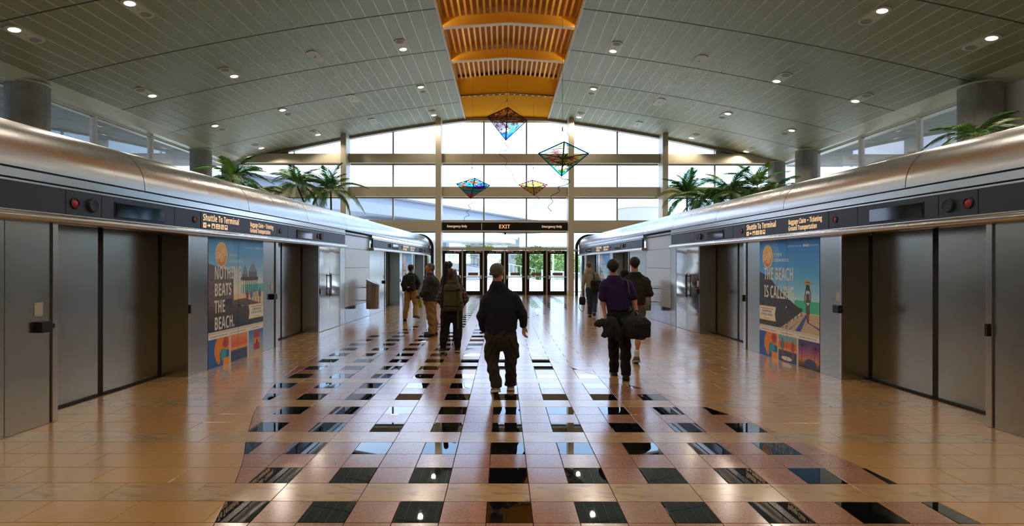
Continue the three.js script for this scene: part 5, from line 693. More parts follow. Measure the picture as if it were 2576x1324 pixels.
// ================================================================ PEOPLE (distance fields meshed by surface nets)
function surfaceNets(f, lo, hi, h) {
  const nx = Math.ceil((hi[0] - lo[0]) / h) + 1, ny = Math.ceil((hi[1] - lo[1]) / h) + 1, nz = Math.ceil((hi[2] - lo[2]) / h) + 1, val = new Float32Array(nx * ny * nz), at = (i, j, k) => (k * ny + j) * nx + i;
  for (let k = 0; k < nz; k++) for (let j = 0; j < ny; j++) for (let i = 0; i < nx; i++) val[at(i, j, k)] = f(lo[0] + i * h, lo[1] + j * h, lo[2] + k * h);
  const id = new Int32Array(nx * ny * nz).fill(-1), pos = [], idx = [];
  for (let k = 0; k < nz - 1; k++) for (let j = 0; j < ny - 1; j++) for (let i = 0; i < nx - 1; i++) {
    let s = 0, x = 0, y = 0, z = 0, n = 0; const c = []; for (let q = 0; q < 8; q++) { const v = val[at(i + (q & 1), j + ((q >> 1) & 1), k + (q >> 2))]; c.push(v); if (v < 0) s++; }
    if (s === 0 || s === 8) continue;
    for (let a = 0; a < 8; a++) for (const b of [1, 2, 4]) { if (a & b) continue; const e = a | b; if ((c[a] < 0) === (c[e] < 0)) continue; const t = c[a] / (c[a] - c[e]); x += (a & 1) + (b === 1 ? t : 0); y += ((a >> 1) & 1) + (b === 2 ? t : 0); z += (a >> 2) + (b === 4 ? t : 0); n++; }
    id[at(i, j, k)] = pos.length / 3; pos.push(lo[0] + (i + x / n) * h, lo[1] + (j + y / n) * h, lo[2] + (k + z / n) * h);
  }
  const quad = (a, b, c, d, flip) => { if (a < 0 || b < 0 || c < 0 || d < 0) return; flip ? idx.push(a, c, b, a, d, c) : idx.push(a, b, c, a, c, d); };
  for (let k = 1; k < nz - 1; k++) for (let j = 1; j < ny - 1; j++) for (let i = 1; i < nx - 1; i++) {
    const v = val[at(i, j, k)] < 0;
    if (v !== val[at(i + 1, j, k)] < 0) quad(id[at(i, j - 1, k - 1)], id[at(i, j, k - 1)], id[at(i, j, k)], id[at(i, j - 1, k)], !v);
    if (v !== val[at(i, j + 1, k)] < 0) quad(id[at(i - 1, j, k - 1)], id[at(i - 1, j, k)], id[at(i, j, k)], id[at(i, j, k - 1)], !v);
    if (v !== val[at(i, j, k + 1)] < 0) quad(id[at(i - 1, j - 1, k)], id[at(i, j - 1, k)], id[at(i, j, k)], id[at(i - 1, j, k)], !v);
  }
  const g = new THREE.BufferGeometry(); g.setAttribute('position', new THREE.Float32BufferAttribute(pos, 3)); g.setIndex(idx); g.computeVertexNormals(); return g;
}
// a field from tapered capsules [a, ra, b, rb, zs] joined smoothly; zs < 1 flattens front to back
function field(prims, k = 0.03) {
  const P_ = prims.map(([a, ra, b, rb, zs = 1]) => { const zi = 1 / zs, c = V(0, 0, (a.z + b.z) / 2), dx = b.x - a.x, dy = b.y - a.y, dz = (b.z - a.z) * zi; return { ax: a.x, ay: a.y, az: a.z, dx, dy, dz, ra, rb, zi, ll: dx * dx + dy * dy + dz * dz || 1e-9 }; });
  return (x, y, z) => { let d = 1e3; for (const q of P_) { const px = x - q.ax, py = y - q.ay, pz = (z - q.az) * q.zi; let t = (px * q.dx + py * q.dy + pz * q.dz) / q.ll; t = t < 0 ? 0 : t > 1 ? 1 : t; const ex = px - q.dx * t, ey = py - q.dy * t, ez = pz - q.dz * t; const e = Math.sqrt(ex * ex + ey * ey + ez * ez) - (q.ra + (q.rb - q.ra) * t); const w = k - Math.abs(d - e); d = Math.min(d, e) - (w > 0 ? w * w / (4 * k) : 0); } return d; };
}
function meshOf(prims, h, opt = {}) {
  const lo = [9, 9, 9], hi = [-9, -9, -9]; for (const [a, ra, b, rb] of prims) for (const [p, r] of [[a, ra], [b, rb]]) { const v = [p.x, p.y, p.z]; for (let i = 0; i < 3; i++) { lo[i] = Math.min(lo[i], v[i] - r - 0.04); hi[i] = Math.max(hi[i], v[i] + r + 0.04); } }
  const fs = opt.groups ? opt.groups.map(([p, k]) => field(p, k)) : null, kk = opt.gk || 0.016, f0 = fs ? (x, y, z) => { let d = fs[0](x, y, z); for (let i = 1; i < fs.length; i++) { const e = fs[i](x, y, z), w = kk - Math.abs(d - e); d = Math.min(d, e) - (w > 0 ? w * w / (4 * kk) : 0); } return d; } : field(prims, opt.k); const f = opt.clip ? (x, y, z) => Math.max(f0(x, y, z) + (opt.fold ? opt.fold(x, y, z) : 0), opt.clip(x, y, z)) : opt.fold ? (x, y, z) => f0(x, y, z) + opt.fold(x, y, z) : f0;
  return surfaceNets(f, lo, hi, h);
}
const fold = (s, amp = 0.005) => (x, y, z) => amp * (Math.sin(y * 38 + 9 * Math.sin(x * 11 + s) + 6 * z) * 0.6 + Math.sin(y * 17 + x * 23 + s * 2) * 0.4);
// hand: palm and five bent fingers; out = direction of the fingers, side = thumb side, face = palm normal
function handPrims(w, out, side, face, curl = 0.5) {
  out = out.clone().normalize(); side = side.clone().addScaledVector(out, -side.dot(out)).normalize(); face = out.clone().cross(side).multiplyScalar(face);
  const at = (o, s, f) => w.clone().addScaledVector(out, o).addScaledVector(side, s).addScaledVector(face, f), p = [];
  for (const s of [-0.028, -0.009, 0.01, 0.028]) p.push([at(0.0, s * 0.6, 0), 0.016, at(0.085, s, 0.002), 0.0125]);
  [[-0.032, 0.062], [-0.011, 0.078], [0.01, 0.084], [0.03, 0.072]].forEach(([s, L], i) => { const c = curl * (1.1 - 0.08 * i), a = at(0.085, s, 0.002), b = at(0.085 + L * 0.45 * Math.cos(c * 0.5), s * 1.08, L * 0.45 * Math.sin(c * 0.5)), e = at(0.085 + L * (0.45 * Math.cos(c * 0.5) + 0.32 * Math.cos(c * 1.2)), s * 1.1, L * (0.45 * Math.sin(c * 0.5) + 0.32 * Math.sin(c * 1.2))), t = at(0.085 + L * (0.45 * Math.cos(c * 0.5) + 0.32 * Math.cos(c * 1.2) + 0.25 * Math.cos(c * 1.9)), s * 1.1, L * (0.45 * Math.sin(c * 0.5) + 0.32 * Math.sin(c * 1.2) + 0.25 * Math.sin(c * 1.9))); p.push([a, 0.0095, b, 0.0088], [b, 0.0088, e, 0.008], [e, 0.008, t, 0.0068]); });
  p.push([at(0.02, 0.026, 0.004), 0.015, at(0.055, 0.052, 0.012), 0.0115], [at(0.055, 0.052, 0.012), 0.0115, at(0.085, 0.062, 0.022), 0.0085]);
  return p;
}
const clothBump = rep(T.cloth, 1, 1);
const fabric = (c, r = 0.9) => std(c, r);
const skinMat = { tan: std(0xb07a5c, 0.55), dark: std(0x8a5a42, 0.55), pale: std(0xc08a6c, 0.55), brown: std(0x6b4434, 0.55) };
const hairMat = { dark: std(0x17110d, 0.6), grey: std(0x5e554b, 0.8), brown: std(0x3a2416, 0.6), fair: std(0x57402c, 0.6), black: std(0x0d0b0a, 0.55) };
// Joints are given as photo pixels plus a distance offset in metres; everything is built around the feet.
function person(o) {
  const d = o.d, B = P(o.x, CY + EYE * F / d, d), g = thing('person', o.label, 'person', [B.x, 0, -d]);
  const J = {}; for (const [k, v] of Object.entries(o.j)) { const p = P(v[0], v[1], d + (v[2] || 0)); J[k] = V(p.x - B.x, p.y, p.z + d); }
  const k = o.girth || 1, hr = (o.hr || 0.082) * 0.93, f = (o.face || V(0, 0, -1)).clone().normalize(), rt = V(-f.z, 0, f.x);
  const H = J.head, add = (v, a, b = 0, c = 0) => v.clone().addScaledVector(f, a).addScaledVector(rt, b).add(V(0, c, 0));
  const ankle = (s) => J['ank' + s], toe = (s) => J['toe' + s];
  const pel = J.hipL.clone().add(J.hipR).multiplyScalar(0.5), sh = J.shL.clone().add(J.shR).multiplyScalar(0.5), waist = pel.clone().lerp(sh, 0.35).add(V(0, 0.02, 0));
  const zs = o.zs || 0.68, tw = (o.torso || 0.17) * k, side = o.profile;
  const trap = (e) => ['L', 'R'].map(q => [add(H, -0.015, 0, -0.165), 0.05 + e * 0.6, J['sh' + q].clone().lerp(sh, 0.15).add(V(0, -0.005, 0)), 0.05 * k + e * 0.8]);
  const torso = (e) => side ? [[pel, tw * 0.95 + e, waist, tw * 0.98 + e, 1], [waist, tw * 0.98 + e, sh.clone().add(V(0, -0.1, 0)), tw * 0.95 + e, 1], [J.shL.clone().add(V(0, -0.03, 0)), 0.07 * k + e, J.shR.clone().add(V(0, -0.03, 0)), 0.07 * k + e, 1], ...trap(e)] : [[pel.clone().add(V(0, 0.02, 0)), tw * 0.96 + e, waist, tw * 0.93 + e, zs], [waist, tw * 0.93 + e, sh.clone().add(V(0, -0.13, 0)), tw * 1.02 + e, zs], [J.shL.clone().add(V(0, -0.035, 0)), 0.062 * k + e, J.shR.clone().add(V(0, -0.035, 0)), 0.062 * k + e, 1], [sh.clone().add(V(0, 0.03, 0)), 0.055 + e, sh.clone().add(V(0, -0.05, 0)), 0.1 + e, zs], ...trap(e)];
  const arm = (s, e, full = 1) => { const a = J['sh' + s], b = J['el' + s], c = J['wr' + s]; return full >= 1 ? [[a, 0.057 * k + e, b, 0.046 * k + e], [b, 0.046 * k + e, c, 0.033 * k + e]] : [[a, 0.057 * k + e, a.clone().lerp(b, full), 0.055 * k + e * 1.3]]; };
  const lk = o.legk || k, leg = (s, e) => [[J['hip' + s], 0.088 * lk + e, J['kn' + s], 0.06 * lk + e], [J['kn' + s].clone(), 0.06 * lk + e, J['kn' + s].clone().lerp(ankle(s), 0.35).add(f.clone().multiplyScalar(-0.018)), 0.056 * lk + e], [J['kn' + s].clone().lerp(ankle(s), 0.35).add(f.clone().multiplyScalar(-0.018)), 0.056 * lk + e, ankle(s), 0.038 * lk + e]];
  // --- body: one continuous skin surface
  const neck0 = add(H, -0.012, 0, -0.07), body = [...torso(-0.025), ...arm('L', -0.012), ...arm('R', -0.012), ...leg('L', -0.014), ...leg('R', -0.014), [neck0, 0.052, sh.clone().add(V(0, 0.02, 0)), 0.06]];
  for (const s of ['L', 'R']) body.push([ankle(s), 0.034, toe(s).clone(), 0.028]);
  const bodyGeo = [meshOf(body, 0.018, { k: 0.035 })];
  const headP = [[add(H, -0.018, 0, 0.02), hr, add(H, 0.012, 0, 0.012), hr * 0.97], [add(H, 0.03, 0, -0.03), hr * 0.72, add(H, 0.052, 0, -0.078), hr * 0.42], [add(H, 0.0, 0, -0.04), hr * 0.74, add(H, -0.012, 0, -0.12), 0.055], [add(H, 0.092, 0, 0.0), 0.011, add(H, 0.108, 0, -0.022), 0.014], [add(H, 0.082, -0.03, 0.018), 0.013, add(H, 0.082, 0.03, 0.018), 0.013], [add(H, 0.086, -0.018, -0.052), 0.009, add(H, 0.086, 0.018, -0.052), 0.009]];
  for (const s of [-1, 1]) headP.push([add(H, 0.0, s * hr * 0.98, -0.02), 0.011, add(H, -0.012, s * hr * 1.06, 0.018), 0.014]);
  bodyGeo.push(meshOf(headP, 0.008, { k: 0.018 }));
  for (const s of ['L', 'R']) if (o.hand?.[s]) { const [dx, dy, dz, curl = 0.6, face = 1] = o.hand[s]; bodyGeo.push(meshOf([[J['wr' + s].clone().lerp(J['el' + s], 0.12), 0.027 * k, J['wr' + s], 0.024], ...handPrims(J['wr' + s], V(dx, dy, dz), f, face, curl)], 0.0045, { k: 0.01 })); }
  part(g, 'body', mergeGeometries(bodyGeo), skinMat[o.skin || 'tan']);
  // --- eyes where a face is seen
  if (o.eyes) for (const s of [-1, 1]) part(g, 'eye', new THREE.SphereGeometry(0.011, 10, 8), M.black, add(H, 0.079, s * 0.03, 0.004).toArray());
  // --- hair
  const hp = o.hairLine ?? 0.0, hg = [[add(H, -0.026, 0, 0.024), hr + 0.009, add(H, 0.008, 0, 0.022), hr + 0.008], [add(H, -0.05, 0, -0.02), hr * 0.78, add(H, -0.04, 0, -0.07 + (o.nape || 0)), hr * 0.5]];
  if (o.longHair) hg.push([add(H, -0.04, 0, 0), hr + 0.01, add(H, -0.07, 0, -0.3), 0.1], [add(H, -0.07, 0, -0.3), 0.1, add(H, -0.08, 0.01, -0.52), 0.07]);
  part(g, 'hair', meshOf(hg, 0.0075, { k: 0.02, fold: (x, y, z) => 0.0045 * Math.sin(x * 310 + 2 * Math.sin(y * 60)) * Math.sin(y * 270) * Math.sin(z * 330 + x * 50), clip: (x, y, z) => ((x - H.x) * f.x + (z - H.z) * f.z) * 1.0 - (y - H.y) * 0.75 - hp }), hairMat[o.hair || 'dark']);
  if (o.glasses) { const a = add(H, 0.02, 0, 0.0); for (const s of [-1, 1]) part(g, 'glasses_arm', bar(add(H, 0.0, s * (hr + 0.006), 0.01), add(H, 0.09, s * hr * 0.9, 0.01), 0.003, 5), M.trimSteel); }
  // --- top
  const t = o.top, te = t.e ?? 0.016, aL = arm('L', t.ae ?? te, t.sleeve ?? 1), aR = arm('R', t.ae ?? te, t.sleeve ?? 1), tp = torso(te), all = () => [...tp, ...aL, ...aR];
  if (t.hem < pel.y) for (const q of ['L', 'R']) tp.push([J['hip' + q].clone().add(V(0, 0.06, 0)), 0.1 * (o.legk || k) + (o.legs.e ?? 0.014) + 0.01, J['hip' + q].clone().add(V(0, -0.1, 0)), 0.094 * (o.legk || k) + (o.legs.e ?? 0.014) + 0.018]);
  const hem = t.hem, wl = J.wrL, wr_ = J.wrR, el = J.elL, er = J.elR, wd = (c, b) => { const n = c.clone().sub(b).normalize(); return (x, y, z) => Math.hypot(x - c.x, y - c.y, z - c.z) < 0.14 ? (x - c.x) * n.x + (y - c.y) * n.y + (z - c.z) * n.z - 0.012 : -1; }, cl = wd(wl, el), cr = wd(wr_, er);
  if (t.collar) tp.push([sh.clone().add(V(0, 0.03, 0)), 0.066 + te, neck0.clone().lerp(sh, 0.45), 0.064 + te * 0.3]);
  if (t.hood) tp.push([sh.clone().add(V(0, 0.0, 0.08)), 0.07, sh.clone().add(V(0, 0.05, 0.07)), 0.06]);
  const inArm = (x, y, z) => Math.min(segD(x, y, z, J.elL, wl), segD(x, y, z, J.elR, wr_)) < 0.085;
  const topGeo = meshOf(all(), 0.0125, { groups: [[tp, 0.045], [aL, 0.02], [aR, 0.02]], fold: fold(o.x, t.fold ?? 0.005), clip: (x, y, z) => { const ty = H.y - (t.collar > 0 && t.collar < 1 ? t.collar : t.collar ? 0.105 : 0.145); return Math.max(y - ty, inArm(x, y, z) ? -1 : hem - y, (t.sleeve ?? 1) >= 1 ? cl(x, y, z) : -1, (t.sleeve ?? 1) >= 1 ? cr(x, y, z) : -1); } });
  if (t.paint) { const p = topGeo.attributes.position, c = new Float32Array(p.count * 3); for (let i = 0; i < p.count; i++) c.set(t.paint(p.getX(i), p.getY(i) , p.getZ(i)), i * 3); topGeo.setAttribute('color', new THREE.BufferAttribute(c, 3)); }
  part(g, t.name || 'jacket', topGeo, t.mat);
  // --- trousers
  const q = o.legs, qe = q.e ?? 0.014, low = t.hem < pel.y, qp = [[pel.clone().add(V(0, 0.06, 0)), tw * (low ? 0.82 : 0.9) + qe * 0.3, pel.clone().add(V(0, -0.02, 0)), tw * (low ? 0.84 : 0.92) + qe, side ? 1 : low ? zs - 0.06 : zs + 0.08]];
  for (const s of ['L', 'R']) { qp.push(...leg(s, qe)); if (q.cargo) { const m = J['hip' + s].clone().lerp(J['kn' + s], 0.62).add(V(s === 'L' ? -0.075 : 0.075, 0, 0)); qp.push([m.clone().add(V(0, 0.06, 0)), 0.035, m.clone().add(V(0, -0.07, 0)), 0.04]); } }
  if (q.cuff) for (const s of ['L', 'R']) qp.push([J['kn' + s].clone().lerp(ankle(s), 0.7), 0.05 * k + qe, ankle(s).clone().add(V(0, -0.035, 0)), 0.058 * k + qe * 0.6]);
  const cutLow = q.shorts ? (x, y, z) => q.shorts - y : (x, y, z) => { const a = segD(x, y, z, J.knL, ankle('L')) < segD(x, y, z, J.knR, ankle('R')) ? ankle('L') : ankle('R'); return a.y - 0.022 - y; };
  part(g, q.name || 'trousers', meshOf(qp, 0.0125, { k: 0.03, fold: fold(o.x * 1.7 + 3, q.fold ?? 0.006), clip: (x, y, z) => Math.max(y - (pel.y + 0.14), cutLow(x, y, z)) }), q.mat);
  if (o.hemCloth) part(g, 'shirt_hem', meshOf(torso(te * 0.6), 0.013, { k: 0.04, clip: (x, y, z) => Math.max(y - t.hem - 0.02, t.hem - 0.035 - y) }), o.hemCloth);
  if (q.belt) part(g, 'belt', meshOf([[pel.clone().add(V(0, 0.1, 0)), tw * 0.93 + 0.02, pel.clone().add(V(0, 0.08, 0)), tw * 0.93 + 0.02, zs]], 0.012, { clip: (x, y, z) => Math.abs(y - pel.y - 0.1) - 0.02 }), M.black);
  // --- shoes
  for (const s of ['L', 'R']) {
    const a = ankle(s), b = toe(s), dir = b.clone().sub(a), fl = V(dir.x, 0, dir.z).normalize(), heel = a.clone().addScaledVector(fl, -0.035).add(V(0, -0.045, 0)), flat = Math.min(heel.y, b.y) - 0.034;
    const up = V(0, 1, 0).addScaledVector(dir.clone().normalize(), 0);
    const sp = [[heel, 0.047, b, 0.043], [a.clone().add(V(0, -0.01, 0)), 0.046, a.clone().addScaledVector(fl, 0.05).add(V(0, -0.04, 0)), 0.046]];
    const line = (x, z) => { const L = Math.hypot(b.x - heel.x, b.z - heel.z) || 1e-6, t = ((x - heel.x) * fl.x + (z - heel.z) * fl.z) / L; return heel.y + (b.y - heel.y) * t - 0.03; };
    const shoe = part(g, 'shoe', meshOf(sp, 0.0095, { k: 0.02, clip: (x, y, z) => line(x, z) - y }), o.shoe.mat);
    part(shoe, 'sole', meshOf([[heel.clone().add(V(0, -0.018, 0)), 0.053, b.clone().add(V(0, -0.018, 0)), 0.05]], 0.0095, { clip: (x, y, z) => Math.max(line(x, z) - 0.006 - y, y - line(x, z) - 0.022) }), o.shoe.sole || M.black);
    if (o.sock) part(g, 'sock', meshOf([[a.clone().add(V(0, 0.09, 0)).addScaledVector(f, -0.01), 0.043, a, 0.042]], 0.011), o.sock);
  }
  return { g, J, B };
}
function segD(x, y, z, a, b) { const dx = b.x - a.x, dy = b.y - a.y, dz = b.z - a.z; let t = ((x - a.x) * dx + (y - a.y) * dy + (z - a.z) * dz) / (dx * dx + dy * dy + dz * dz || 1e-9); t = t < 0 ? 0 : t > 1 ? 1 : t; return Math.hypot(x - a.x - dx * t, y - a.y - dy * t, z - a.z - dz * t); }
// rounded-box bags and the like: a field of a box with a radius, sagging
function softBox(w, h, d, r, amp = 0.006, s = 1, cell = 0.012) { return surfaceNets((x, y, z) => { const qx = Math.abs(x) - w / 2 + r, qy = Math.abs(y) - h / 2 + r, qz = Math.abs(z) - d / 2 + r; return Math.hypot(Math.max(qx, 0), Math.max(qy, 0), Math.max(qz, 0)) + Math.min(Math.max(qx, qy, qz), 0) - r + amp * Math.sin(x * 31 + s) * Math.sin(y * 27 + s * 2) * Math.cos(z * 29); }, [-w / 2 - 0.03, -h / 2 - 0.03, -d / 2 - 0.03], [w / 2 + 0.03, h / 2 + 0.03, d / 2 + 0.03], cell); }

// 1 centre man
person({ d: 6.73, x: 1265, label: 'stout grey-haired person in a navy jacket and olive cargo trousers walking away', girth: 1.16, legk: 1.0, torso: 0.165, zs: 0.72, hr: 0.084, skin: 'tan', hair: 'grey', face: V(0.45, 0, -1), nape: 0.02, glasses: true,
  j: { head: [1251, 684], shL: [1227, 753], shR: [1292, 751], elL: [1211, 797, -0.02], elR: [1314, 790, -0.02], wrL: [1218, 830, 0.12], wrR: [1318, 820, 0.03], hipL: [1240, 842], hipR: [1281, 842], knL: [1240, 908, 0.02], knR: [1286, 906, 0.06], ankL: [1249, 970, -0.04], ankR: [1285, 966, 0.22], toeL: [1243, 982, 0.14], toeR: [1286, 978, 0.42] },
  hand: { R: [-0.02, -1, 0.05, 0.7, 1] }, top: { name: 'jacket', mat: fabric(0x10141f), e: 0.022, ae: 0.008, hem: 0.775, collar: true, fold: 0.006 }, legs: { mat: fabric(0x2e2c22), e: 0.015, cargo: true, cuff: true, fold: 0.009 }, shoe: { mat: std(0x8f897c, 0.7), sole: std(0xd8d2c4, 0.7) } });
// 2 purple polo
person({ d: 7.6, x: 1560, label: 'person in a purple polo shirt and black trousers carrying a duffel bag', girth: 0.98, torso: 0.15, hr: 0.083, skin: 'pale', hair: 'dark', face: V(0.12, 0, -1), nape: 0.0,
  j: { head: [1542, 670], shL: [1521, 716], shR: [1580, 716], elL: [1517, 762, 0.02], elR: [1596, 758, 0.0], wrL: [1523, 800, -0.05], wrR: [1605, 800, -0.12], hipL: [1543, 796], hipR: [1572, 796], knL: [1544, 868, 0.12], knR: [1573, 868, -0.05], ankL: [1545, 932, 0.3], ankR: [1575, 940, -0.06], toeL: [1540, 937, 0.46], toeR: [1577, 950, 0.1] },
  hand: { L: [0.1, -1, -0.1, 1.3, 1], R: [0.1, -1, -0.1, 1.5, -1] }, top: { name: 'polo_shirt', mat: fabric(0x2d1450), e: 0.02, sleeve: 0.68, ae: 0.014, hem: 1.0, collar: 0.128 }, legs: { mat: fabric(0x0b0b0d), e: 0.018, cuff: true, belt: true }, shoe: { mat: std(0x0c0b0b, 0.4), sole: M.black } });
// 3 dark sweater
person({ d: 8.8, x: 1590, label: 'tall person in a dark grey sweater and khaki shorts with white socks', girth: 1.02, torso: 0.152, hr: 0.083, skin: 'pale', hair: 'dark', face: V(0, 0, -1),
  j: { head: [1596, 662], shL: [1575, 707], shR: [1623, 707], elL: [1566, 745, 0.02], elR: [1634, 738, -0.02], wrL: [1572, 780, 0.1], wrR: [1622, 742, 0.14], hipL: [1581, 780], hipR: [1608, 780], knL: [1577, 842, 0.2], knR: [1605, 842, 0.0], ankL: [1566, 898, 0.4], ankR: [1602, 898, -0.02], toeL: [1563, 902, 0.6], toeR: [1597, 909, 0.14] },
  hand: { L: [0, -1, 0.1, 0.7, 1] }, top: { name: 'sweater', mat: fabric(0x26241e), e: 0.026, ae: 0.014, hem: 0.99, fold: 0.006 }, legs: { name: 'shorts', mat: fabric(0x5b5546), e: 0.025, shorts: 0.56 }, shoe: { mat: std(0x4a4642, 0.6), sole: std(0xb5b0a4, 0.6) }, sock: std(0xd9d6cf, 0.9), hemCloth: fabric(0x8e1626) });
// 4 grey shirt, jeans
person({ d: 16.6, x: 1487, label: 'person in a light grey long-sleeved shirt and blue jeans with two black bags', girth: 1.0, torso: 0.15, skin: 'pale', hair: 'fair', face: V(0, 0, -1),
  j: { head: [1481, 667], shL: [1473, 691], shR: [1499, 691], elL: [1468, 710], elR: [1507, 706], wrL: [1466, 727, 0.04], wrR: [1503, 720, 0.15], hipL: [1481, 729], hipR: [1497, 729], knL: [1484, 761, 0.05], knR: [1496, 760, -0.02], ankL: [1484, 789], ankR: [1495, 784, -0.3], toeL: [1483, 794, 0.2], toeR: [1495, 792, -0.2] },
  hand: { L: [0, -1, 0.02, 1.2, 1] }, top: { name: 'shirt', mat: fabric(0x8d8576), e: 0.014, hem: 0.87 }, legs: { name: 'jeans', mat: fabric(0x27364a), e: 0.016, cuff: true }, shoe: { mat: std(0x8a5a34, 0.6), sole: M.black } });
// 5 backpack man
person({ d: 15.3, x: 1033, label: 'person in a navy top and khaki trousers wearing a black backpack', girth: 1.0, torso: 0.155, skin: 'dark', hair: 'black', face: V(0.3, 0, -1),
  j: { head: [1034, 675], shL: [1020, 699], shR: [1046, 699], elL: [1014, 716], elR: [1053, 714], wrL: [1017, 732, 0.16], wrR: [1050, 726, 0.2], hipL: [1026, 738], hipR: [1042, 738], knL: [1023, 772, 0.02], knR: [1046, 770, 0.06], ankL: [1019, 800, 0.02], ankR: [1045, 793, -0.2], toeL: [1018, 806, 0.22], toeR: [1053, 799, -0.08] },
  hand: {}, top: { name: 'jacket', mat: fabric(0x141a30), e: 0.016, hem: 0.82 }, legs: { name: 'khaki_trousers', mat: fabric(0x9a7744), e: 0.016, cuff: true }, shoe: { mat: std(0x4a3324, 0.6), sole: M.black } });
// 6 man facing left
person({ d: 12.2, x: 1080, label: 'grey-haired person in a dark green jacket and khaki trousers turning to look back', girth: 1.15, torso: 0.158, profile: true, hr: 0.09, skin: 'tan', hair: 'grey', face: V(-1, 0, 0.35), eyes: true, hairLine: 0.02,
  j: { head: [1081, 675], shL: [1082, 705, -0.17], shR: [1088, 705, 0.17], elL: [1076, 733, -0.2], elR: [1080, 733, 0.18], wrL: [1060, 743, -0.12], wrR: [1064, 744, 0.1], hipL: [1082, 755, -0.09], hipR: [1084, 755, 0.09], knL: [1083, 800, -0.1], knR: [1090, 800, 0.1], ankL: [1087, 838, -0.1], ankR: [1093, 834, 0.12], toeL: [1071, 843, -0.1], toeR: [1078, 839, 0.12] },
  hand: { L: [-1, -0.15, 0, 0.8, -1], R: [-1, -0.3, -0.3, 1.0, 1] }, top: { name: 'jacket', mat: fabric(0x272a20), e: 0.028, hem: 0.82, collar: true, fold: 0.007 }, legs: { name: 'khaki_trousers', mat: fabric(0x8d6a3c), e: 0.018, cuff: true, fold: 0.009 }, shoe: { mat: std(0x35332a, 0.7), sole: std(0x2a2926, 0.8) } });
// 7 woman with rolltop pack
const plaid = (x, y, z) => { const s = (a, p, w) => ((a % p) + p) % p < w ? 1 : 0; const t = Math.atan2(x, z + 0.5) * 0.6 + x * 0.4, v = s(t, 0.07, 0.024) + s(y, 0.07, 0.024), l = s(t + 0.045, 0.07, 0.006) + s(y + 0.045, 0.07, 0.006); return l ? [0.22, 0.16, 0.12] : v === 2 ? [0.16, 0.1, 0.08] : v === 1 ? [0.045, 0.022, 0.02] : [0.012, 0.01, 0.012]; };
person({ d: 9.86, x: 1134, label: 'long-haired person in a plaid shirt and black trousers carrying an olive pack', girth: 1.1, torso: 0.165, skin: 'pale', hair: 'brown', longHair: true, hairLine: 0.04, face: V(0, 0, -1),
  j: { head: [1135, 690], shL: [1119, 731], shR: [1156, 731], elL: [1107, 752, -0.02], elR: [1168, 752, -0.02], wrL: [1117, 766, 0.2], wrR: [1160, 768, 0.2], hipL: [1123, 785], hipR: [1150, 785], knL: [1119, 836, 0.02], knR: [1152, 836, 0.02], ankL: [1114, 876], ankR: [1151, 875], toeL: [1111, 883, 0.17], toeR: [1153, 882, 0.17] },
  hand: {}, top: { name: 'plaid_shirt', mat: phys({ color: 0xffffff, vertexColors: true, roughness: 0.9 }), e: 0.035, ae: 0.034, hem: 0.79, paint: plaid }, legs: { mat: fabric(0x0a0a0b), e: 0.014 }, shoe: { mat: std(0x1a1310, 0.7), sole: std(0xb7a994, 0.7) } });
// 8 person beyond the woman
person({ d: 13.6, x: 1136, label: 'person in a dark jacket half hidden behind the one with the olive pack', girth: 1.05, torso: 0.155, skin: 'dark', hair: 'black', face: V(0, 0, -1),
  j: { head: [1130, 668], shL: [1118, 700], shR: [1150, 700], elL: [1113, 724], elR: [1158, 724], wrL: [1114, 748, 0.04], wrR: [1158, 748, 0.04], hipL: [1127, 748], hipR: [1144, 748], knL: [1126, 788], knR: [1145, 788], ankL: [1125, 817], ankR: [1146, 817], toeL: [1124, 822, 0.2], toeR: [1148, 822, 0.2] },
  hand: {}, top: { name: 'jacket', mat: fabric(0x1a1c24), e: 0.022, hem: 0.82, collar: true }, legs: { mat: fabric(0x14161c), e: 0.016, cuff: true }, shoe: { mat: std(0x141312, 0.6), sole: M.black } });

// ---- what they carry
const black = fabric(0x0b0b0c, 0.8), olive = fabric(0x4a4726, 0.85);
function carried(name, label, cat, px, py, d) { const p = P(px, py, d); return thing(name, label, cat, [p.x, p.y, p.z]); }
{ const g = carried('backpack', 'black backpack on the back of the navy-topped person', 'backpack', 1030, 712, 15.06); part(g, 'pack', softBox(0.32, 0.46, 0.2, 0.08, 0.008, 2), black); part(g, 'front_pocket', softBox(0.26, 0.2, 0.08, 0.035, 0.003, 4), fabric(0x141416), [0, -0.08, 0.12]); part(g, 'top_handle', new THREE.TorusGeometry(0.04, 0.008, 6, 16).translate(0, 0.23, 0.02), black); part(g, 'dangling_strap', rbox(0.025, 0.3, 0.008, 0.003, 0.04, -0.36, 0.03), black); part(g, 'reflective_tab', rbox(0.06, 0.03, 0.006, 0.003, 0.0, -0.12, 0.165), M.plate); for (const s of [-1, 1]) part(g, 'shoulder_strap', tube([V(s * 0.1, 0.2, -0.02), V(s * 0.12, 0.25, -0.1), V(s * 0.13, 0.2, -0.24)], 0.018, 14, 6), black); }
{ const g = carried('water_bottle', 'lime green water bottle hanging from the hand of the green-jacketed person', 'bottle', 1055.5, 762, 12.1); g.rotation.z = 0.25; part(g, 'bottle_body', new THREE.LatheGeometry([[0.001, -0.12], [0.034, -0.12], [0.038, -0.1], [0.038, 0.05], [0.026, 0.08], [0.022, 0.09]].map(p => new THREE.Vector2(...p)), 24), phys({ color: 0xc6d62a, roughness: 0.15, transmission: 0.7, thickness: 0 })); part(g, 'cap', cyl(0.026, 0.026, 0.04, 20, 0, 0.11, 0), black); part(g, 'carry_loop', new THREE.TorusGeometry(0.03, 0.006, 6, 18).translate(0, 0.15, 0), black); }
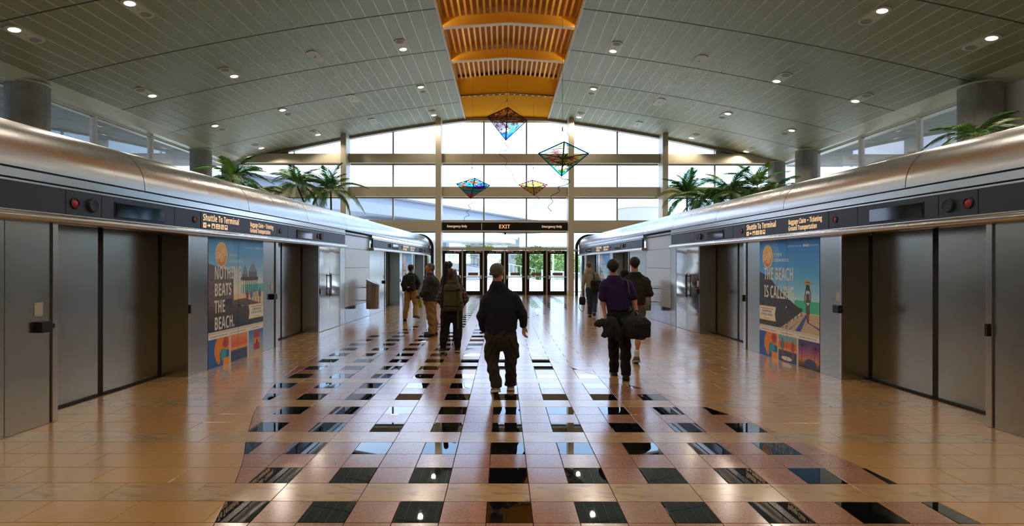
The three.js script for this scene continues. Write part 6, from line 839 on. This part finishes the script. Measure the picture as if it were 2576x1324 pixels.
{ const g = carried('rolltop_backpack', 'olive rolltop backpack on the back of the plaid-shirted person', 'backpack', 1139, 748, 9.62); part(g, 'pack', softBox(0.34, 0.5, 0.18, 0.07, 0.008, 5), olive); part(g, 'rolled_top', softBox(0.22, 0.1, 0.12, 0.045, 0.004, 3), olive, [-0.01, 0.26, 0]); part(g, 'zip', rbox(0.012, 0.32, 0.008, 0.003, 0.09, 0.02, 0.093), M.black); part(g, 'label_patch', rbox(0.09, 0.03, 0.006, 0.002, -0.03, 0.16, 0.09), std(0x7a2e22, 0.8)); part(g, 'hanging_strap', rbox(0.03, 0.36, 0.008, 0.003, 0.1, -0.4, 0.03), olive); for (const s of [-1, 1]) part(g, 'side_strap', rbox(0.3, 0.02, 0.01, 0.003, 0, s * 0.14 - 0.02, 0.095), M.black); }
{ const g = thing('tripod_case', 'long black tube case strapped upright to the olive pack', 'case'); const a = P(1123, 664, 9.6), b = P(1113, 775, 9.62); g.position.copy(b); part(g, 'tube', bar(V(0, 0, 0), a.clone().sub(b), 0.045, 20), black); part(g, 'end_cap', new THREE.SphereGeometry(0.046, 16, 10).translate(...a.clone().sub(b).toArray()), M.black); }
{ const g = thing('poster_tube', 'grey metal tube strapped at a slant to the olive pack', 'tube'); const a = P(1143, 678, 9.52), b = P(1164, 775, 9.58); g.position.copy(b); const v = a.clone().sub(b); part(g, 'tube', bar(V(0, 0, 0), v, 0.031, 20), std(0x77756d, 0.35, 0.6)); part(g, 'end_cap', bar(v.clone().multiplyScalar(0.97), v.clone().multiplyScalar(1.005), 0.034, 20), M.plate); part(g, 'strap_band', bar(v.clone().multiplyScalar(0.46), v.clone().multiplyScalar(0.5), 0.034, 20), M.black); part(g, 'strap_band', bar(v.clone().multiplyScalar(0.12), v.clone().multiplyScalar(0.15), 0.034, 20), M.black); }
{ const g = carried('duffel_bag', 'black duffel bag held by the purple-shirted person', 'bag', 1597, 822, 7.38); part(g, 'bag_body', softBox(0.34, 0.32, 0.5, 0.13, 0.018, 6, 0.014), black); g.rotation.y = 0.15; for (const s of [-1, 1]) part(g, 'handle', tube([V(s * 0.06, 0.14, -0.12), V(s * 0.03, 0.22, -0.04), V(s * 0.03, 0.22, 0.04), V(s * 0.06, 0.14, 0.12)], 0.011, 18, 6), M.black); part(g, 'end_pocket', softBox(0.24, 0.2, 0.06, 0.025, 0.004, 3), fabric(0x121214), [0, -0.02, 0.245]); const sh = P(1578, 706, 7.55).sub(g.position), p2 = P(1590, 770, 7.42).sub(g.position); part(g, 'shoulder_strap', tube([P(1560, 705, 7.62).sub(g.position), sh, P(1583, 740, 7.4).sub(g.position), p2, V(0.02, 0.15, 0.1)], 0.014, 30, 6), M.black); }
{ const g = carried('draped_jacket', 'dark jacket hanging over the hand of the purple-shirted person', 'jacket', 1530, 822, 7.42); const prim = [[V(-0.1, 0.06, 0), 0.05, V(0.06, 0.07, 0), 0.06], [V(0.06, 0.07, 0), 0.06, V(0.14, -0.08, 0.02), 0.08], [V(-0.1, 0.06, 0), 0.045, V(-0.17, 0.03, 0.03), 0.03], [V(0.0, 0.04, 0), 0.055, V(0.0, -0.08, 0.03), 0.06], [V(0, -0.08, 0.03), 0.05, V(-0.08, -0.13, 0.02), 0.02]]; part(g, 'cloth', meshOf(prim, 0.011, { k: 0.05, fold: fold(4, 0.012) }), fabric(0x23221e)); part(g, 'sleeve', meshOf([[V(0.1, 0.0, 0.05), 0.045, V(0.13, -0.15, 0.04), 0.04]], 0.011, { fold: fold(9, 0.008) }), fabric(0x26251f)); }
{ const g = carried('shoulder_bag', 'black shoulder bag slung on the back of the grey-shirted person', 'bag', 1499, 720, 16.4); part(g, 'bag_body', softBox(0.32, 0.36, 0.14, 0.05, 0.006, 3), black); part(g, 'flap', softBox(0.3, 0.16, 0.04, 0.018, 0.003, 2), fabric(0x131315), [0, 0.09, 0.06]); part(g, 'strap', tube([V(-0.06, 0.17, 0), P(1494, 690, 16.42).sub(g.position), P(1493, 684, 16.62).sub(g.position), P(1496, 700, 16.8).sub(g.position)], 0.016, 24, 6), M.black); part(g, 'zip_pull', rbox(0.012, 0.05, 0.012, 0.003, 0.1, 0.02, 0.08), M.plate); }
{ const g = carried('hand_bag', 'slim black handbag with long looped handles held low by the grey-shirted person', 'bag', 1465, 757, 16.55); part(g, 'bag_body', softBox(0.2, 0.26, 0.12, 0.055, 0.006, 7), black); part(g, 'handle', tube([V(-0.05, 0.1, 0), V(-0.03, 0.26, 0), V(0.0, 0.34, 0), V(0.03, 0.26, 0), V(0.05, 0.1, 0)], 0.009, 24, 6), M.black); part(g, 'hanging_strap', tube([V(-0.09, -0.05, 0.02), V(-0.1, -0.22, 0.02), V(-0.02, -0.33, 0.02), V(0.05, -0.24, 0.02), V(0.06, -0.1, 0.02)], 0.01, 24, 6), M.black); }
{ const g = thing('sling_bag', 'small black bag on the far shoulder of the dark-sweatered person', 'bag'); const c = P(1571, 690, 8.9); g.position.copy(c); part(g, 'bag_body', softBox(0.14, 0.16, 0.12, 0.05, 0.006, 7), black); part(g, 'strap', tube([V(0.02, 0.06, 0), V(0.08, 0.02, -0.1), V(0.12, -0.2, -0.1)], 0.012, 16, 6), M.black); }

// ================================================================ RENDER
scene.traverse((o) => { if (o.isMesh) { o.castShadow = true; o.receiveShadow = true; } else if (o.isSpotLight) o.castShadow = true; });
renderer.render(scene, camera);
